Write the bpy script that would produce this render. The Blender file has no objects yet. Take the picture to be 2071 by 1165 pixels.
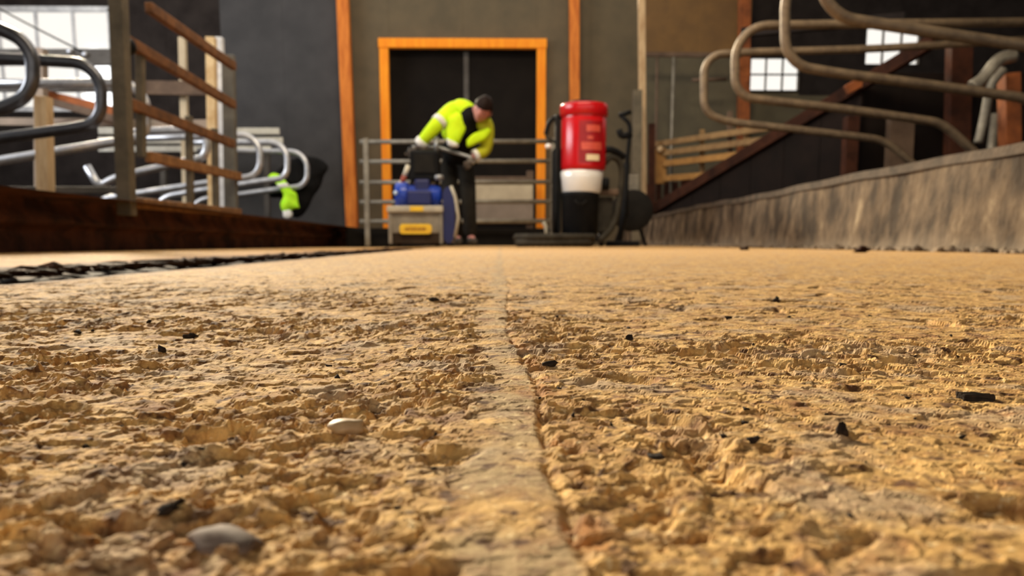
import bpy, bmesh, math, random
import numpy as np
from mathutils import Vector, Matrix, Euler, Quaternion

random.seed(7)
S = bpy.context.scene
COL = S.collection
R = math.radians

# ------------------------------------------------------------------ camera, sky, lights, exposure
F = 1610.0                       # focal length in pixels of the 2071 x 1165 frame
CAM_Z = 0.040
PITCH, YAW = R(8.0), R(0.836)
SHIFT_Y = (495 - 582.5 + F * math.tan(PITCH)) / 2071
cam_d = bpy.data.cameras.new('camera')
cam = bpy.data.objects.new('camera', cam_d)
COL.objects.link(cam)
S.camera = cam
cam.location = (0, 0, CAM_Z)
cam.rotation_euler = Euler((math.pi / 2 - PITCH, 0, -YAW), 'XYZ')
cam_d.sensor_width = 36.0
cam_d.lens = 36.0 * F / 2071
cam_d.shift_y = SHIFT_Y
cam_d.clip_start = 0.005
cam_d.clip_end = 200
cam_d.dof.use_dof = True
cam_d.dof.focus_distance = 0.26
cam_d.dof.aperture_fstop = 21.0

world = bpy.data.worlds.new('overcast_sky')
S.world = world
world.use_nodes = True
bgn = world.node_tree.nodes['Background']
bgn.inputs[0].default_value = (1.0, 0.95, 0.87, 1)
bgn.inputs[1].default_value = 1.25

def area(name, loc, target, sx, sy, power, color):
    d = bpy.data.lights.new(name, 'AREA')
    d.shape = 'RECTANGLE'
    d.size, d.size_y = sx, sy
    d.energy = power
    d.color = color
    o = bpy.data.objects.new(name, d)
    COL.objects.link(o)
    o.location = loc
    o.rotation_euler = (Vector(target) - Vector(loc)).to_track_quat('-Z', 'Y').to_euler()
    return o

sun_d = bpy.data.lights.new('sun', 'SUN')
sun_d.energy = 7.6
sun_d.angle = R(9)
sun_d.color = (1.0, 0.86, 0.62)
sun = bpy.data.objects.new('sun', sun_d)
COL.objects.link(sun)
sun.location = (-4, 14, 9)
SUN_EL, SUN_AZ = R(24), R(-28)          # low, through the added roof opening ahead and to the left
sun.rotation_euler = (-Vector((math.sin(SUN_AZ) * math.cos(SUN_EL), math.cos(SUN_AZ) * math.cos(SUN_EL), math.sin(SUN_EL)))).to_track_quat('-Z', 'Y').to_euler()
area('back_wall_fill', (0.0, 4.2, 4.7), (0.1, 11.0, 0.3), 4.0, 1.4, 330, (1.0, 0.84, 0.62))  # unseen fill lamp added to brighten the back half; no rooflight there
area('left_fill', (-7.5, 6.0, 3.0), (1.0, 7.0, 0.8), 5.0, 1.4, 330, (0.92, 0.95, 1.0))  # added fill from the left; the wall has no opening here

S.view_settings.view_transform = 'Standard'
S.view_settings.look = 'None'
S.view_settings.gamma = 1.0
S.view_settings.use_curve_mapping = False
S.view_settings.exposure = 0.0
S.cycles.use_denoising = True
S.cycles.max_bounces = 6
S.cycles.diffuse_bounces = 3

# ------------------------------------------------------------------ helpers
_Rm = cam.rotation_euler.to_matrix()
def P(px, py, Y):
    """World point on the plane y = Y seen at a pixel of the photograph."""
    v = _Rm @ Vector(((px - 1035.5) / F, -(py - 582.5 - SHIFT_Y * 2071) / F, -1.0))
    t = Y / v.y
    return Vector((v.x * t, Y, CAM_Z + v.z * t))

def pxm(Y):
    return Y / F                 # metres per pixel at depth Y

ORIG = {}
class MB:
    def __init__(self):
        self.v, self.f, self.s = [], [], []
    def add(self, verts, faces, smooth=False):
        b = len(self.v)
        self.v += [tuple(p) for p in verts]
        for f in faces:
            self.f.append(tuple(i + b for i in f))
            self.s.append(smooth)
        return self
    def box(self, c, size, rot=None, bevel=0.0, taper=1.0):
        x, y, z = [s / 2 for s in size]
        bm = bmesh.new()
        bmesh.ops.create_cube(bm, size=1.0)
        for v in bm.verts:
            k = taper if v.co.z > 0 else 1.0
            v.co = Vector((v.co.x * 2 * x * k, v.co.y * 2 * y * k, v.co.z * 2 * z))
        if bevel > 0:
            bmesh.ops.bevel(bm, geom=list(bm.edges), offset=min(bevel, 0.45 * min(size)), segments=2, affect='EDGES', profile=0.6)
        self._bm(bm, c, rot)
        return self
    def _bm(self, bm, c=(0, 0, 0), rot=None, smooth=False):
        M = Matrix.Translation(Vector(c)) @ (rot.to_4x4() if rot is not None else Matrix.Identity(4))
        bm.verts.index_update()
        self.add([M @ v.co for v in bm.verts], [[v.index for v in f.verts] for f in bm.faces], smooth)
        bm.free()
    def bar(self, a, b, w, h=None, bevel=0.004):
        """square bar from a to b"""
        a, b = Vector(a), Vector(b)
        d = b - a
        q = d.to_track_quat('Z', 'Y').to_matrix()
        if abs(d.normalized().z) < 0.9:
            z = d.normalized()
            y = Vector((0, 0, 1)); y = (y - z * y.dot(z)).normalized()
            x = y.cross(z)
            q = Matrix((x, y, z)).transposed()
        else:
            z = d.normalized()
            y = Vector((0, 1, 0)); y = (y - z * y.dot(z)).normalized()
            x = y.cross(z)
            q = Matrix((x, y, z)).transposed()
        return self.box((a + b) / 2, (w, h or w, d.length), q, bevel)
    def tube(self, pts, r, seg=14, closed=False, cap=True):
        pts = [Vector(p) for p in pts]
        n = len(pts)
        rr = r if isinstance(r, (list, tuple)) else [r] * n
        T = []
        for i in range(n):
            if closed:
                t = pts[(i + 1) % n] - pts[i - 1]
            else:
                t = pts[min(i + 1, n - 1)] - pts[max(i - 1, 0)]
            T.append(t.normalized())
        up = Vector((0, 0, 1)) if abs(T[0].z) < 0.9 else Vector((1, 0, 0))
        nrm = (up - T[0] * up.dot(T[0])).normalized()
        vs = []
        for i in range(n):
            nrm = (nrm - T[i] * nrm.dot(T[i])).normalized()
            bn = T[i].cross(nrm)
            for k in range(seg):
                a = 2 * math.pi * k / seg
                vs.append(pts[i] + (nrm * math.cos(a) + bn * math.sin(a)) * rr[i])
        fs = []
        for i in range(n if closed else n - 1):
            j = (i + 1) % n
            for k in range(seg):
                l = (k + 1) % seg
                fs.append((i * seg + k, i * seg + l, j * seg + l, j * seg + k))
        self.add(vs, fs, True)
        if cap and not closed:
            self.add(vs[:seg], [tuple(reversed(range(seg)))])
            self.add(vs[-seg:], [tuple(range(seg))])
        return self
    def lathe(self, prof, c=(0, 0, 0), rot=None, seg=32):
        """prof = [(radius, z)...] revolved about local z"""
        M = Matrix.Translation(Vector(c)) @ (rot.to_4x4() if rot is not None else Matrix.Identity(4))
        vs, fs = [], []
        for (r, z) in prof:
            for k in range(seg):
                a = 2 * math.pi * k / seg
                vs.append(M @ Vector((r * math.cos(a), r * math.sin(a), z)))
        n = len(prof)
        for i in range(n - 1):
            for k in range(seg):
                l = (k + 1) % seg
                fs.append((i * seg + k, i * seg + l, (i + 1) * seg + l, (i + 1) * seg + k))
        self.add(vs, fs, True)
        self.add(vs[:seg], [tuple(reversed(range(seg)))])
        self.add(vs[-seg:], [tuple(range(seg))])
        return self
    def prism(self, outline, d):
        """closed outline (world points) pushed along vector d"""
        n = len(outline)
        d = Vector(d)
        a = [Vector(p) for p in outline]
        b = [p + d for p in a]
        fs = [tuple(range(n)), tuple(reversed(range(n, 2 * n)))]
        fs += [(i, i + n, (i + 1) % n + n, (i + 1) % n) for i in range(n)]
        return self.add(a + b, fs)
    def blob(self, c, size, rot=None, sub=2, rough=0.0, seed=0):
        bm = bmesh.new()
        bmesh.ops.create_icosphere(bm, subdivisions=sub, radius=1.0)
        rnd = random.Random(seed)
        ph = [(rnd.uniform(-3, 3), rnd.uniform(-3, 3), rnd.uniform(-3, 3), rnd.uniform(0, 6)) for _ in range(6)]
        for v in bm.verts:
            k = 1.0
            for (a, b, e, p) in ph:
                k += rough * 0.4 * math.sin(a * v.co.x * 1.6 + b * v.co.y * 1.6 + e * v.co.z * 1.6 + p)
            v.co = Vector((v.co.x * size[0], v.co.y * size[1], v.co.z * size[2])) * k
        self._bm(bm, c, rot, True)
        return self
    def build(self, name, m, parent=None):
        o0 = Vector((0, 0, 0))
        if parent is not None:
            o0 = ORIG[parent.name]
        me = bpy.data.meshes.new(name)
        me.from_pydata([(x - o0.x, y - o0.y, z - o0.z) for (x, y, z) in self.v], [], self.f)
        me.polygons.foreach_set('use_smooth', self.s)
        bm = bmesh.new(); bm.from_mesh(me)
        bmesh.ops.remove_doubles(bm, verts=bm.verts, dist=1e-6)
        bmesh.ops.recalc_face_normals(bm, faces=bm.faces)
        bm.to_mesh(me); bm.free()
        me.materials.append(m)
        o = bpy.data.objects.new(name, me)
        COL.objects.link(o)
        if parent is not None:
            o.parent = parent
        ORIG[o.name] = o0.copy()
        return o

def tag(o, label=None, cat=None, group=None, kind=None):
    if label: o['label'] = label
    if cat: o['category'] = cat
    if group: o['group'] = group
    if kind: o['kind'] = kind
    return o

def thing(name, loc, label, cat, group=None, kind=None):
    o = bpy.data.objects.new(name, None)
    o.empty_display_size = 0.1
    COL.objects.link(o)
    o.location = loc
    ORIG[o.name] = Vector(loc)
    return tag(o, label, cat, group, kind)

def solo(mb, name, m, base, label, cat, group=None):
    """a thing that is one mesh, its origin at its base"""
    base = Vector(base)
    mb.v = [(x - base.x, y - base.y, z - base.z) for (x, y, z) in mb.v]
    o = mb.build(name, m)
    o.location = base
    ORIG[o.name] = base
    return tag(o, label, cat, group)

def spline(pts, n=8):
    """Catmull-Rom through the points"""
    p = [Vector(q) for q in pts]
    p = [p[0] * 2 - p[1]] + p + [p[-1] * 2 - p[-2]]
    out = []
    for i in range(1, len(p) - 2):
        for k in range(n):
            t = k / n
            a, b, c, d = p[i - 1], p[i], p[i + 1], p[i + 2]
            out.append(0.5 * ((2 * b) + (c - a) * t + (2 * a - 5 * b + 4 * c - d) * t * t + (3 * b - a - 3 * c + d) * t ** 3))
    out.append(p[-2].copy())
    return out

def fillet(pts, rad, n=7):
    """polyline with rounded corners"""
    p = [Vector(q) for q in pts]
    out = [p[0]]
    for i in range(1, len(p) - 1):
        r = rad[i] if isinstance(rad, (list, tuple)) else rad
        a = (p[i - 1] - p[i]); b = (p[i + 1] - p[i])
        r = min(r, a.length * 0.49, b.length * 0.49)
        s, e = p[i] + a.normalized() * r, p[i] + b.normalized() * r
        for k in range(n + 1):
            t = k / n
            wq = max(0.2, math.sin(a.angle(b) / 2))
            k0, k1, k2 = (1 - t) ** 2, 2 * wq * t * (1 - t), t * t
            out.append((s * k0 + p[i] * k1 + e * k2) / (k0 + k1 + k2))
    out.append(p[-1])
    return out

# ------------------------------------------------------------------ materials
def mat(name, c1, c2=None, scale=6.0, rough=0.7, metal=0.0, bump=0.0, bscale=None, stretch=(1, 1, 1), spec=None, contrast=(0.35, 0.65), detail=6):
    m = bpy.data.materials.new(name)
    m.use_nodes = True
    nt = m.node_tree
    b = nt.nodes['Principled BSDF']
    b.inputs['Roughness'].default_value = rough
    b.inputs['Metallic'].default_value = metal
    if spec is None:
        spec = 0.08 if max(c1[:3]) < 0.07 and rough > 0.45 else (0.2 if rough > 0.55 else 0.5)
    if spec is not None:
        b.inputs['Specular IOR Level'].default_value = spec
    c1 = tuple(c1) + (1,)
    if c2 is None:
        c2 = tuple(x * 0.72 for x in c1[:3])
    c2 = tuple(c2[:3]) + (1,)
    tc = nt.nodes.new('ShaderNodeTexCoord')
    mp = nt.nodes.new('ShaderNodeMapping')
    mp.inputs['Scale'].default_value = stretch
    nt.links.new(tc.outputs['Object'], mp.inputs[0])
    nz = nt.nodes.new('ShaderNodeTexNoise')
    nz.inputs['Scale'].default_value = scale
    nz.inputs['Detail'].default_value = detail
    nz.inputs['Roughness'].default_value = 0.62
    nt.links.new(mp.outputs[0], nz.inputs['Vector'])
    cr = nt.nodes.new('ShaderNodeValToRGB')
    cr.color_ramp.elements[0].position = contrast[0]
    cr.color_ramp.elements[1].position = contrast[1]
    cr.color_ramp.elements[0].color = c1
    cr.color_ramp.elements[1].color = c2
    nt.links.new(nz.outputs['Fac'], cr.inputs[0])
    nt.links.new(cr.outputs[0], b.inputs['Base Color'])
    if bump > 0:
        n2 = nt.nodes.new('ShaderNodeTexNoise')
        n2.inputs['Scale'].default_value = bscale or scale * 5
        n2.inputs['Detail'].default_value = 8
        nt.links.new(mp.outputs[0], n2.inputs['Vector'])
        bp = nt.nodes.new('ShaderNodeBump')
        bp.inputs['Strength'].default_value = bump
        bp.inputs['Distance'].default_value = 0.01
        nt.links.new(n2.outputs['Fac'], bp.inputs['Height'])
        nt.links.new(bp.outputs[0], b.inputs['Normal'])
    return m

M = {}
M['wall_grey'] = mat('blue_grey_sheet', (0.060, 0.058, 0.060), (0.046, 0.045, 0.047), 3, 0.6, spec=0.15)
M['wall_taupe'] = mat('taupe_sheet', (0.125, 0.095, 0.055), (0.095, 0.075, 0.045), 3, 0.65)
M['wall_green'] = mat('olive_grey_sheet', (0.125, 0.105, 0.065), (0.095, 0.08, 0.052), 4, 0.6)
M['wall_warm_lit'] = mat('warm_light_boarding', (0.20, 0.11, 0.04), (0.15, 0.085, 0.035), 4, 0.7)  # browner than the sheets below: warm light on the upper wall, as colour
M['wall_dark'] = mat('dark_boarding', (0.030, 0.024, 0.022), (0.018, 0.014, 0.013), 4, 0.8)
M['roof'] = mat('roof_sheet', (0.10, 0.08, 0.06), None, 2, 0.8)
M['orange_wood'] = mat('orange_stained_timber', (0.80, 0.27, 0.05), (0.48, 0.125, 0.025), 4, 0.6, 0, 0.15, 40, (3, 3, 0.5), 0.1)
M['bright_orange'] = mat('bright_orange_timber', (1.0, 0.36, 0.025), (0.90, 0.26, 0.018), 5, 0.6, 0, 0.12, 40, (3, 3, 0.5), 0.1)
M['rail_dark'] = mat('dark_red_brown_timber', (0.060, 0.022, 0.012), (0.022, 0.010, 0.007), 5, 0.8, 0, 0.2, 30, spec=0.08)
M['tan_rail'] = mat('orange_brown_rusted_rail', (0.34, 0.165, 0.06), (0.17, 0.08, 0.032), 10, 0.7, 0.1, 0.25)
M['red_wood'] = mat('red_brown_timber', (0.085, 0.030, 0.016), (0.036, 0.015, 0.010), 6, 0.75, 0, 0.2, 30, spec=0.1)
M['rust_wood'] = mat('rusty_orange_timber', (0.40, 0.12, 0.035), (0.17, 0.055, 0.022), 6, 0.7, 0, 0.2, 30)
M['pale_wood'] = mat('pale_weathered_timber', (0.62, 0.45, 0.26), (0.42, 0.27, 0.14), 7, 0.7, 0, 0.2, 30, (3, 3, 0.6))
M['pale_board'] = mat('pale_dusty_board', (0.62, 0.52, 0.36), (0.48, 0.39, 0.27), 5, 0.75)
M['dull_board'] = mat('dull_pinkish_board', (0.34, 0.26, 0.20), (0.27, 0.21, 0.16), 5, 0.8)
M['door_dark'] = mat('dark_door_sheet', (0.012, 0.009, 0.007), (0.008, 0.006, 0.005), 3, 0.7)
M['black_void'] = mat('shaded_black_step', (0.012, 0.010, 0.008), None, 5, 0.9)  # concrete sill; the dark it stands in is put into the colour
M['galv'] = mat('galvanised_steel', (0.62, 0.62, 0.64), (0.42, 0.43, 0.46), 14, 0.38, 0.75, 0.05)
M['galv_dull'] = mat('dirty_galvanised_steel', (0.30, 0.27, 0.21), (0.18, 0.155, 0.12), 10, 0.5, 0.35, 0.1)
M['divider_backlit'] = mat('backlit_dark_steel', (0.085, 0.086, 0.096), (0.13, 0.13, 0.142), 12, 0.34, 0.75)  # tubes against the bright opening: backlit darkness put into the colour
M['divider_brown'] = mat('dung_browned_steel', (0.26, 0.185, 0.11), (0.15, 0.105, 0.065), 14, 0.55, 0.25, 0.15)
M['rust_rail'] = mat('rusted_rail', (0.24, 0.105, 0.040), (0.11, 0.05, 0.022), 12, 0.7, 0.15, 0.25)
M['olive_post'] = mat('olive_grey_post', (0.17, 0.14, 0.095), (0.10, 0.085, 0.06), 9, 0.65, 0.1, 0.15)
M['grey_plate'] = mat('greenish_grey_plate', (0.16, 0.15, 0.125), (0.11, 0.10, 0.085), 8, 0.6, 0.1)
M['white_post'] = mat('cool_white_post', (0.75, 0.76, 0.78), (0.50, 0.51, 0.54), 10, 0.5, 0, 0.1)
M['cream_post'] = mat('cream_post', (0.75, 0.58, 0.34), (0.55, 0.36, 0.17), 9, 0.6, 0, 0.1)
M['white_board'] = mat('white_painted_board', (0.80, 0.78, 0.70), (0.62, 0.60, 0.52), 6, 0.6)
M['beam_grey'] = mat('grey_beam', (0.11, 0.10, 0.09), (0.07, 0.062, 0.055), 6, 0.7)
M['beam_brown'] = mat('brown_beam', (0.16, 0.105, 0.07), (0.10, 0.065, 0.045), 6, 0.75)
M['yellow_wood'] = mat('yellow_brown_timber', (0.46, 0.24, 0.07), (0.30, 0.15, 0.05), 7, 0.65, 0, 0.15)
M['rail_wood'] = mat('tan_barrier_rail', (0.34, 0.21, 0.09), (0.22, 0.13, 0.06), 7, 0.7, 0, 0.15)
M['dung'] = mat('dung_caked_concrete', (0.055, 0.022, 0.012), (0.018, 0.009, 0.006), 5, 0.85, 0, 0.6, 20)
M['dung_rust'] = mat('rust_brown_dung', (0.13, 0.045, 0.022), (0.03, 0.014, 0.009), 5, 0.85, 0, 0.6, 20)
M['bed'] = mat('dark_bedding', (0.035, 0.022, 0.014), (0.02, 0.013, 0.009), 9, 0.95, 0, 0.5)
M['slurry'] = mat('wet_slurry', (0.022, 0.012, 0.007), (0.055, 0.025, 0.010), 8, 0.55, 0, 0.5)
M['black_sheet'] = mat('black_board', (0.012, 0.009, 0.008), (0.018, 0.012, 0.010), 4, 0.85)
M['black'] = mat('black_plastic', (0.008, 0.008, 0.009), (0.012, 0.012, 0.012), 10, 0.5)
M['rubber'] = mat('black_rubber', (0.014, 0.013, 0.012), (0.022, 0.02, 0.017), 10, 0.75)
M['hose'] = mat('dusty_ribbed_hose', (0.055, 0.048, 0.036), (0.03, 0.026, 0.02), 12, 0.65)
M['red'] = mat('glossy_red_steel', (0.62, 0.008, 0.012), (0.50, 0.006, 0.010), 4, 0.22, 0.0)
M['faded_red'] = mat('faded_red_print', (0.75, 0.12, 0.07), (0.65, 0.08, 0.05), 20, 0.4)
M['dark_red'] = mat('dark_red_print', (0.38, 0.006, 0.008), (0.30, 0.005, 0.008), 10, 0.4)
M['label_cream'] = mat('cream_label', (0.95, 0.78, 0.50), (0.85, 0.66, 0.40), 20, 0.5)
M['chrome'] = mat('reflection_bright_steel', (0.98, 0.97, 0.94), (0.95, 0.93, 0.90), 8, 0.22, 0.1)  # bright reflection put into the colour: near white, barely metallic
M['blue'] = mat('blue_paint', (0.014, 0.055, 0.42), (0.010, 0.035, 0.30), 6, 0.32)
M['navy'] = mat('navy_paint', (0.008, 0.014, 0.12), (0.006, 0.010, 0.08), 6, 0.4)
M['housing'] = mat('dusty_grey_housing', (0.30, 0.265, 0.21), (0.20, 0.18, 0.145), 9, 0.6, 0.1)
M['housing_top'] = mat('pale_grey_lip', (0.55, 0.50, 0.38), (0.42, 0.38, 0.30), 12, 0.55)
M['skirt'] = mat('brown_rubber_skirt', (0.035, 0.024, 0.016), (0.05, 0.035, 0.025), 10, 0.8)
M['yellow'] = mat('yellow_label', (0.95, 0.62, 0.02), (0.85, 0.50, 0.02), 12, 0.4)
M['letter'] = mat('orange_brown_print', (0.42, 0.13, 0.004), (0.34, 0.10, 0.004), 20, 0.5)
M['lamp_blue'] = mat('pale_blue_cap', (0.65, 0.80, 1.0), None, 5, 0.25)
M['plug_white'] = mat('cream_plastic', (0.85, 0.78, 0.62), None, 8, 0.4)
M['plug_red'] = mat('dull_red_plastic', (0.35, 0.06, 0.03), None, 8, 0.5)
M['steel'] = mat('grey_steel', (0.42, 0.42, 0.42), (0.28, 0.28, 0.28), 8, 0.4, 0.6)
M['hivis'] = mat('fluorescent_yellow_cloth', (0.72, 0.98, 0.015), (0.55, 0.85, 0.010), 9, 0.75, 0, 0.35, 14)
M['hivis_dull'] = mat('dull_fluorescent_cloth', (0.55, 0.60, 0.02), (0.42, 0.42, 0.02), 9, 0.8, 0, 0.35, 14)  # duller yellow, for the left sleeve
M['hivis_green'] = mat('fluorescent_green_cloth', (0.45, 1.0, 0.02), (0.62, 1.0, 0.04), 14, 0.75, 0, 0.4, 18)
M['reflect'] = mat('silver_reflective_tape', (0.85, 0.83, 0.78), (0.70, 0.68, 0.62), 14, 0.4)
M['shirt'] = mat('black_cloth', (0.007, 0.007, 0.007), (0.011, 0.010, 0.010), 14, 0.9, 0, 0.3)
M['trouser'] = mat('charcoal_work_cloth', (0.026, 0.023, 0.018), (0.016, 0.014, 0.012), 12, 0.9, 0, 0.3)
M['boot'] = mat('dusty_boot_leather', (0.10, 0.085, 0.07), (0.05, 0.042, 0.035), 12, 0.7)
M['skin'] = mat('flushed_skin', (0.62, 0.27, 0.22), (0.52, 0.20, 0.16), 12, 0.55)
M['hair'] = mat('dark_hair', (0.022, 0.012, 0.009), (0.012, 0.007, 0.006), 30, 0.6)
M['eye'] = mat('dark_eye', (0.02, 0.015, 0.012), None, 30, 0.3)
M['glove'] = mat('grey_work_glove', (0.16, 0.13, 0.11), (0.10, 0.085, 0.07), 14, 0.8)
M['crumb'] = mat('dark_crumb', (0.018, 0.014, 0.012), (0.045, 0.03, 0.02), 400, 0.9)
M['pebble'] = mat('pale_pebble', (0.48, 0.33, 0.17), (0.40, 0.26, 0.13), 220, 0.55)
M['mauve_stone'] = mat('mauve_stone', (0.19, 0.135, 0.105), (0.11, 0.075, 0.055), 260, 0.75)
M['glass'] = bpy.data.materials.new('dusty_glass')
M['glass'].use_nodes = True
_nt = M['glass'].node_tree
_nt.nodes.remove(_nt.nodes['Principled BSDF'])
_tr = _nt.nodes.new('ShaderNodeBsdfTransparent'); _gl = _nt.nodes.new('ShaderNodeBsdfGlossy'); _mx = _nt.nodes.new('ShaderNodeMixShader')
_gl.inputs['Roughness'].default_value = 0.1
_mx.inputs[0].default_value = 0.08
_nt.links.new(_tr.outputs[0], _mx.inputs[1]); _nt.links.new(_gl.outputs[0], _mx.inputs[2])
_nt.links.new(_mx.outputs[0], _nt.nodes['Material Output'].inputs[0])

def concrete_kerb():
    m = mat('stained_kerb_concrete', (0.36, 0.27, 0.18), (0.15, 0.105, 0.07), 3.4, 0.9, 0, 0.9, 15, (0.8, 1.7, 1.0), contrast=(0.38, 0.62), detail=9)
    r = [n for n in m.node_tree.nodes if n.type == 'VALTORGB'][0].color_ramp
    r.elements[0].position = 0.30; r.elements[0].color = (0.030, 0.020, 0.013, 1)
    r.elements[1].position = 0.76; r.elements[1].color = (0.42, 0.33, 0.21, 1)
    for p, c in ((0.43, (0.050, 0.034, 0.021, 1)), (0.50, (0.095, 0.065, 0.040, 1)), (0.60, (0.15, 0.105, 0.064, 1))):
        e = r.elements.new(p); e.color = c
    nt = m.node_tree
    # chalky band of splashed dust along the foot
    geo = nt.nodes.new('ShaderNodeNewGeometry'); sp = nt.nodes.new('ShaderNodeSeparateXYZ'); nz = nt.nodes.new('ShaderNodeTexNoise')
    nt.links.new(geo.outputs['Position'], sp.inputs[0]); nt.links.new(geo.outputs['Position'], nz.inputs['Vector'])
    nz.inputs['Scale'].default_value = 5.0
    ma = nt.nodes.new('ShaderNodeMath'); ma.operation = 'MULTIPLY_ADD'; ma.inputs[1].default_value = 0.22; 
    nt.links.new(nz.outputs['Fac'], ma.inputs[0])
    sb = nt.nodes.new('ShaderNodeMath'); sb.operation = 'SUBTRACT'
    nt.links.new(ma.outputs[0], sb.inputs[0]); nt.links.new(sp.outputs['Z'], sb.inputs[1])
    ma.inputs[2].default_value = -0.01
    mr = nt.nodes.new('ShaderNodeMapRange'); mr.inputs['From Min'].default_value = 0.0; mr.inputs['From Max'].default_value = 0.10; mr.inputs['To Max'].default_value = 0.7
    nt.links.new(sb.outputs[0], mr.inputs['Value'])
    mx = nt.nodes.new('ShaderNodeMix'); mx.data_type = 'RGBA'; mx.inputs[7].default_value = (0.25, 0.19, 0.13, 1)
    cr = [n for n in nt.nodes if n.type == 'VALTORGB'][0]
    nt.links.new(mr.outputs[0], mx.inputs[0]); nt.links.new(cr.outputs[0], mx.inputs[6])
    nt.links.new(mx.outputs[2], nt.nodes['Principled BSDF'].inputs['Base Color'])
    return m
M['kerb'] = concrete_kerb()
M['kerb_top'] = mat('kerb_top_edge', (0.11, 0.08, 0.055), (0.05, 0.037, 0.026), 12, 0.85, 0, 0.4)
M['kerb_stain'] = mat('chalky_splash', (0.72, 0.60, 0.42), (0.50, 0.38, 0.25), 20, 0.9)

def floor_material():
    m = bpy.data.materials.new('scabbled_concrete')
    m.use_nodes = True
    nt = m.node_tree
    N, L = nt.nodes, nt.links
    b = N['Principled BSDF']
    b.inputs['Roughness'].default_value = 0.86
    b.inputs['Specular IOR Level'].default_value = 0.25
    geo = N.new('ShaderNodeNewGeometry')
    def noise(scale, detail=5, rough=0.6):
        n = N.new('ShaderNodeTexNoise')
        n.inputs['Scale'].default_value = scale
        n.inputs['Detail'].default_value = detail
        n.inputs['Roughness'].default_value = rough
        L.new(geo.outputs['Position'], n.inputs['Vector'])
        return n
    def ramp(src, a, ca, bb, cb):
        r = N.new('ShaderNodeValToRGB')
        r.color_ramp.elements[0].position, r.color_ramp.elements[0].color = a, ca
        r.color_ramp.elements[1].position, r.color_ramp.elements[1].color = bb, cb
        L.new(src, r.inputs[0])
        return r
    def mix(fac, a, bcol):
        x = N.new('ShaderNodeMix'); x.data_type = 'RGBA'
        L.new(fac, x.inputs[0]); L.new(a, x.inputs[6])
        if isinstance(bcol, tuple): x.inputs[7].default_value = bcol
        else: L.new(bcol, x.inputs[7])
        return x.outputs[2]
    base = ramp(noise(90, 8, 0.7).outputs['Fac'], 0.36, (0.34, 0.165, 0.045, 1), 0.60, (0.76, 0.47, 0.165, 1)).outputs[0]
    # paler grey-mauve faces of the paste
    k = ramp(noise(26, 4, 0.55).outputs['Fac'], 0.52, (0, 0, 0, 1), 0.62, (0.8, 0.8, 0.8, 1)).outputs[0]
    base = mix(k, base, (0.45, 0.32, 0.20, 1))
    # orange iron staining
    k = ramp(noise(34, 6, 0.65).outputs['Fac'], 0.60, (0, 0, 0, 1), 0.74, (0.8, 0.8, 0.8, 1)).outputs[0]
    base = mix(k, base, (0.50, 0.19, 0.035, 1))
    at = N.new('ShaderNodeAttribute'); at.attribute_name = 'rust'
    base = mix(at.outputs['Fac'], base, (0.46, 0.18, 0.035, 1))
    at2 = N.new('ShaderNodeAttribute'); at2.attribute_name = 'paste'
    base = mix(at2.outputs['Fac'], base, (0.38, 0.28, 0.155, 1))
    # brown specks
    k = ramp(noise(330, 4, 0.6).outputs['Fac'], 0.52, (0, 0, 0, 1), 0.64, (0.75, 0.75, 0.75, 1)).outputs[0]
    base = mix(k, base, (0.22, 0.11, 0.045, 1))
    k = ramp(noise(75, 5, 0.65).outputs['Fac'], 0.55, (0, 0, 0, 1), 0.66, (0.7, 0.7, 0.7, 1)).outputs[0]
    base = mix(k, base, (0.30, 0.13, 0.045, 1))
    k = ramp(noise(420, 3, 0.6).outputs['Fac'], 0.60, (0, 0, 0, 1), 0.70, (0.8, 0.8, 0.8, 1)).outputs[0]
    base = mix(k, base, (0.86, 0.66, 0.36, 1))
    k = ramp(noise(150, 3, 0.55).outputs['Fac'], 0.585, (0, 0, 0, 1), 0.66, (0.9, 0.9, 0.9, 1)).outputs[0]  # dark specks painted in for the small shadows of pits
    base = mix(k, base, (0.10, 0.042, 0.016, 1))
    k = ramp(noise(38, 4, 0.6).outputs['Fac'], 0.60, (0, 0, 0, 1), 0.68, (0.65, 0.65, 0.65, 1)).outputs[0]
    base = mix(k, base, (0.27, 0.115, 0.04, 1))
    at3 = N.new('ShaderNodeAttribute'); at3.attribute_name = 'grime'
    base = mix(at3.outputs['Fac'], base, (0.030, 0.012, 0.005, 1))
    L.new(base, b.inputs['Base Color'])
    bp = N.new('ShaderNodeBump')
    bp.inputs['Strength'].default_value = 0.5
    bp.inputs['Distance'].default_value = 0.0008
    L.new(noise(900, 6, 0.7).outputs['Fac'], bp.inputs['Height'])
    L.new(bp.outputs[0], b.inputs['Normal'])
    return m
M['floor'] = floor_material()

# ------------------------------------------------------------------ ground relief
_rng = np.random.default_rng(11)
_perm = np.concatenate([_rng.permutation(4096)] * 3)
_gx = np.cos(np.linspace(0, 2 * np.pi, 4096, endpoint=False)); _gy = np.sin(np.linspace(0, 2 * np.pi, 4096, endpoint=False))
def perlin(x, y, seed=0):
    x = x + seed * 17.31; y = y - seed * 9.77
    xi = np.floor(x).astype(np.int64); yi = np.floor(y).astype(np.int64)
    xf, yf = x - xi, y - yi
    u = xf ** 3 * (xf * (xf * 6 - 15) + 10); v = yf ** 3 * (yf * (yf * 6 - 15) + 10)
    def g(i, j, dx, dy):
        h = _perm[(_perm[i & 4095] + j) & 4095]
        return _gx[h] * dx + _gy[h] * dy
    a = g(xi, yi, xf, yf); b = g(xi + 1, yi, xf - 1, yf)
    c = g(xi, yi + 1, xf, yf - 1); d = g(xi + 1, yi + 1, xf - 1, yf - 1)
    return ((a + (b - a) * u) * (1 - v) + (c + (d - c) * u) * v) * 1.5
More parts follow.
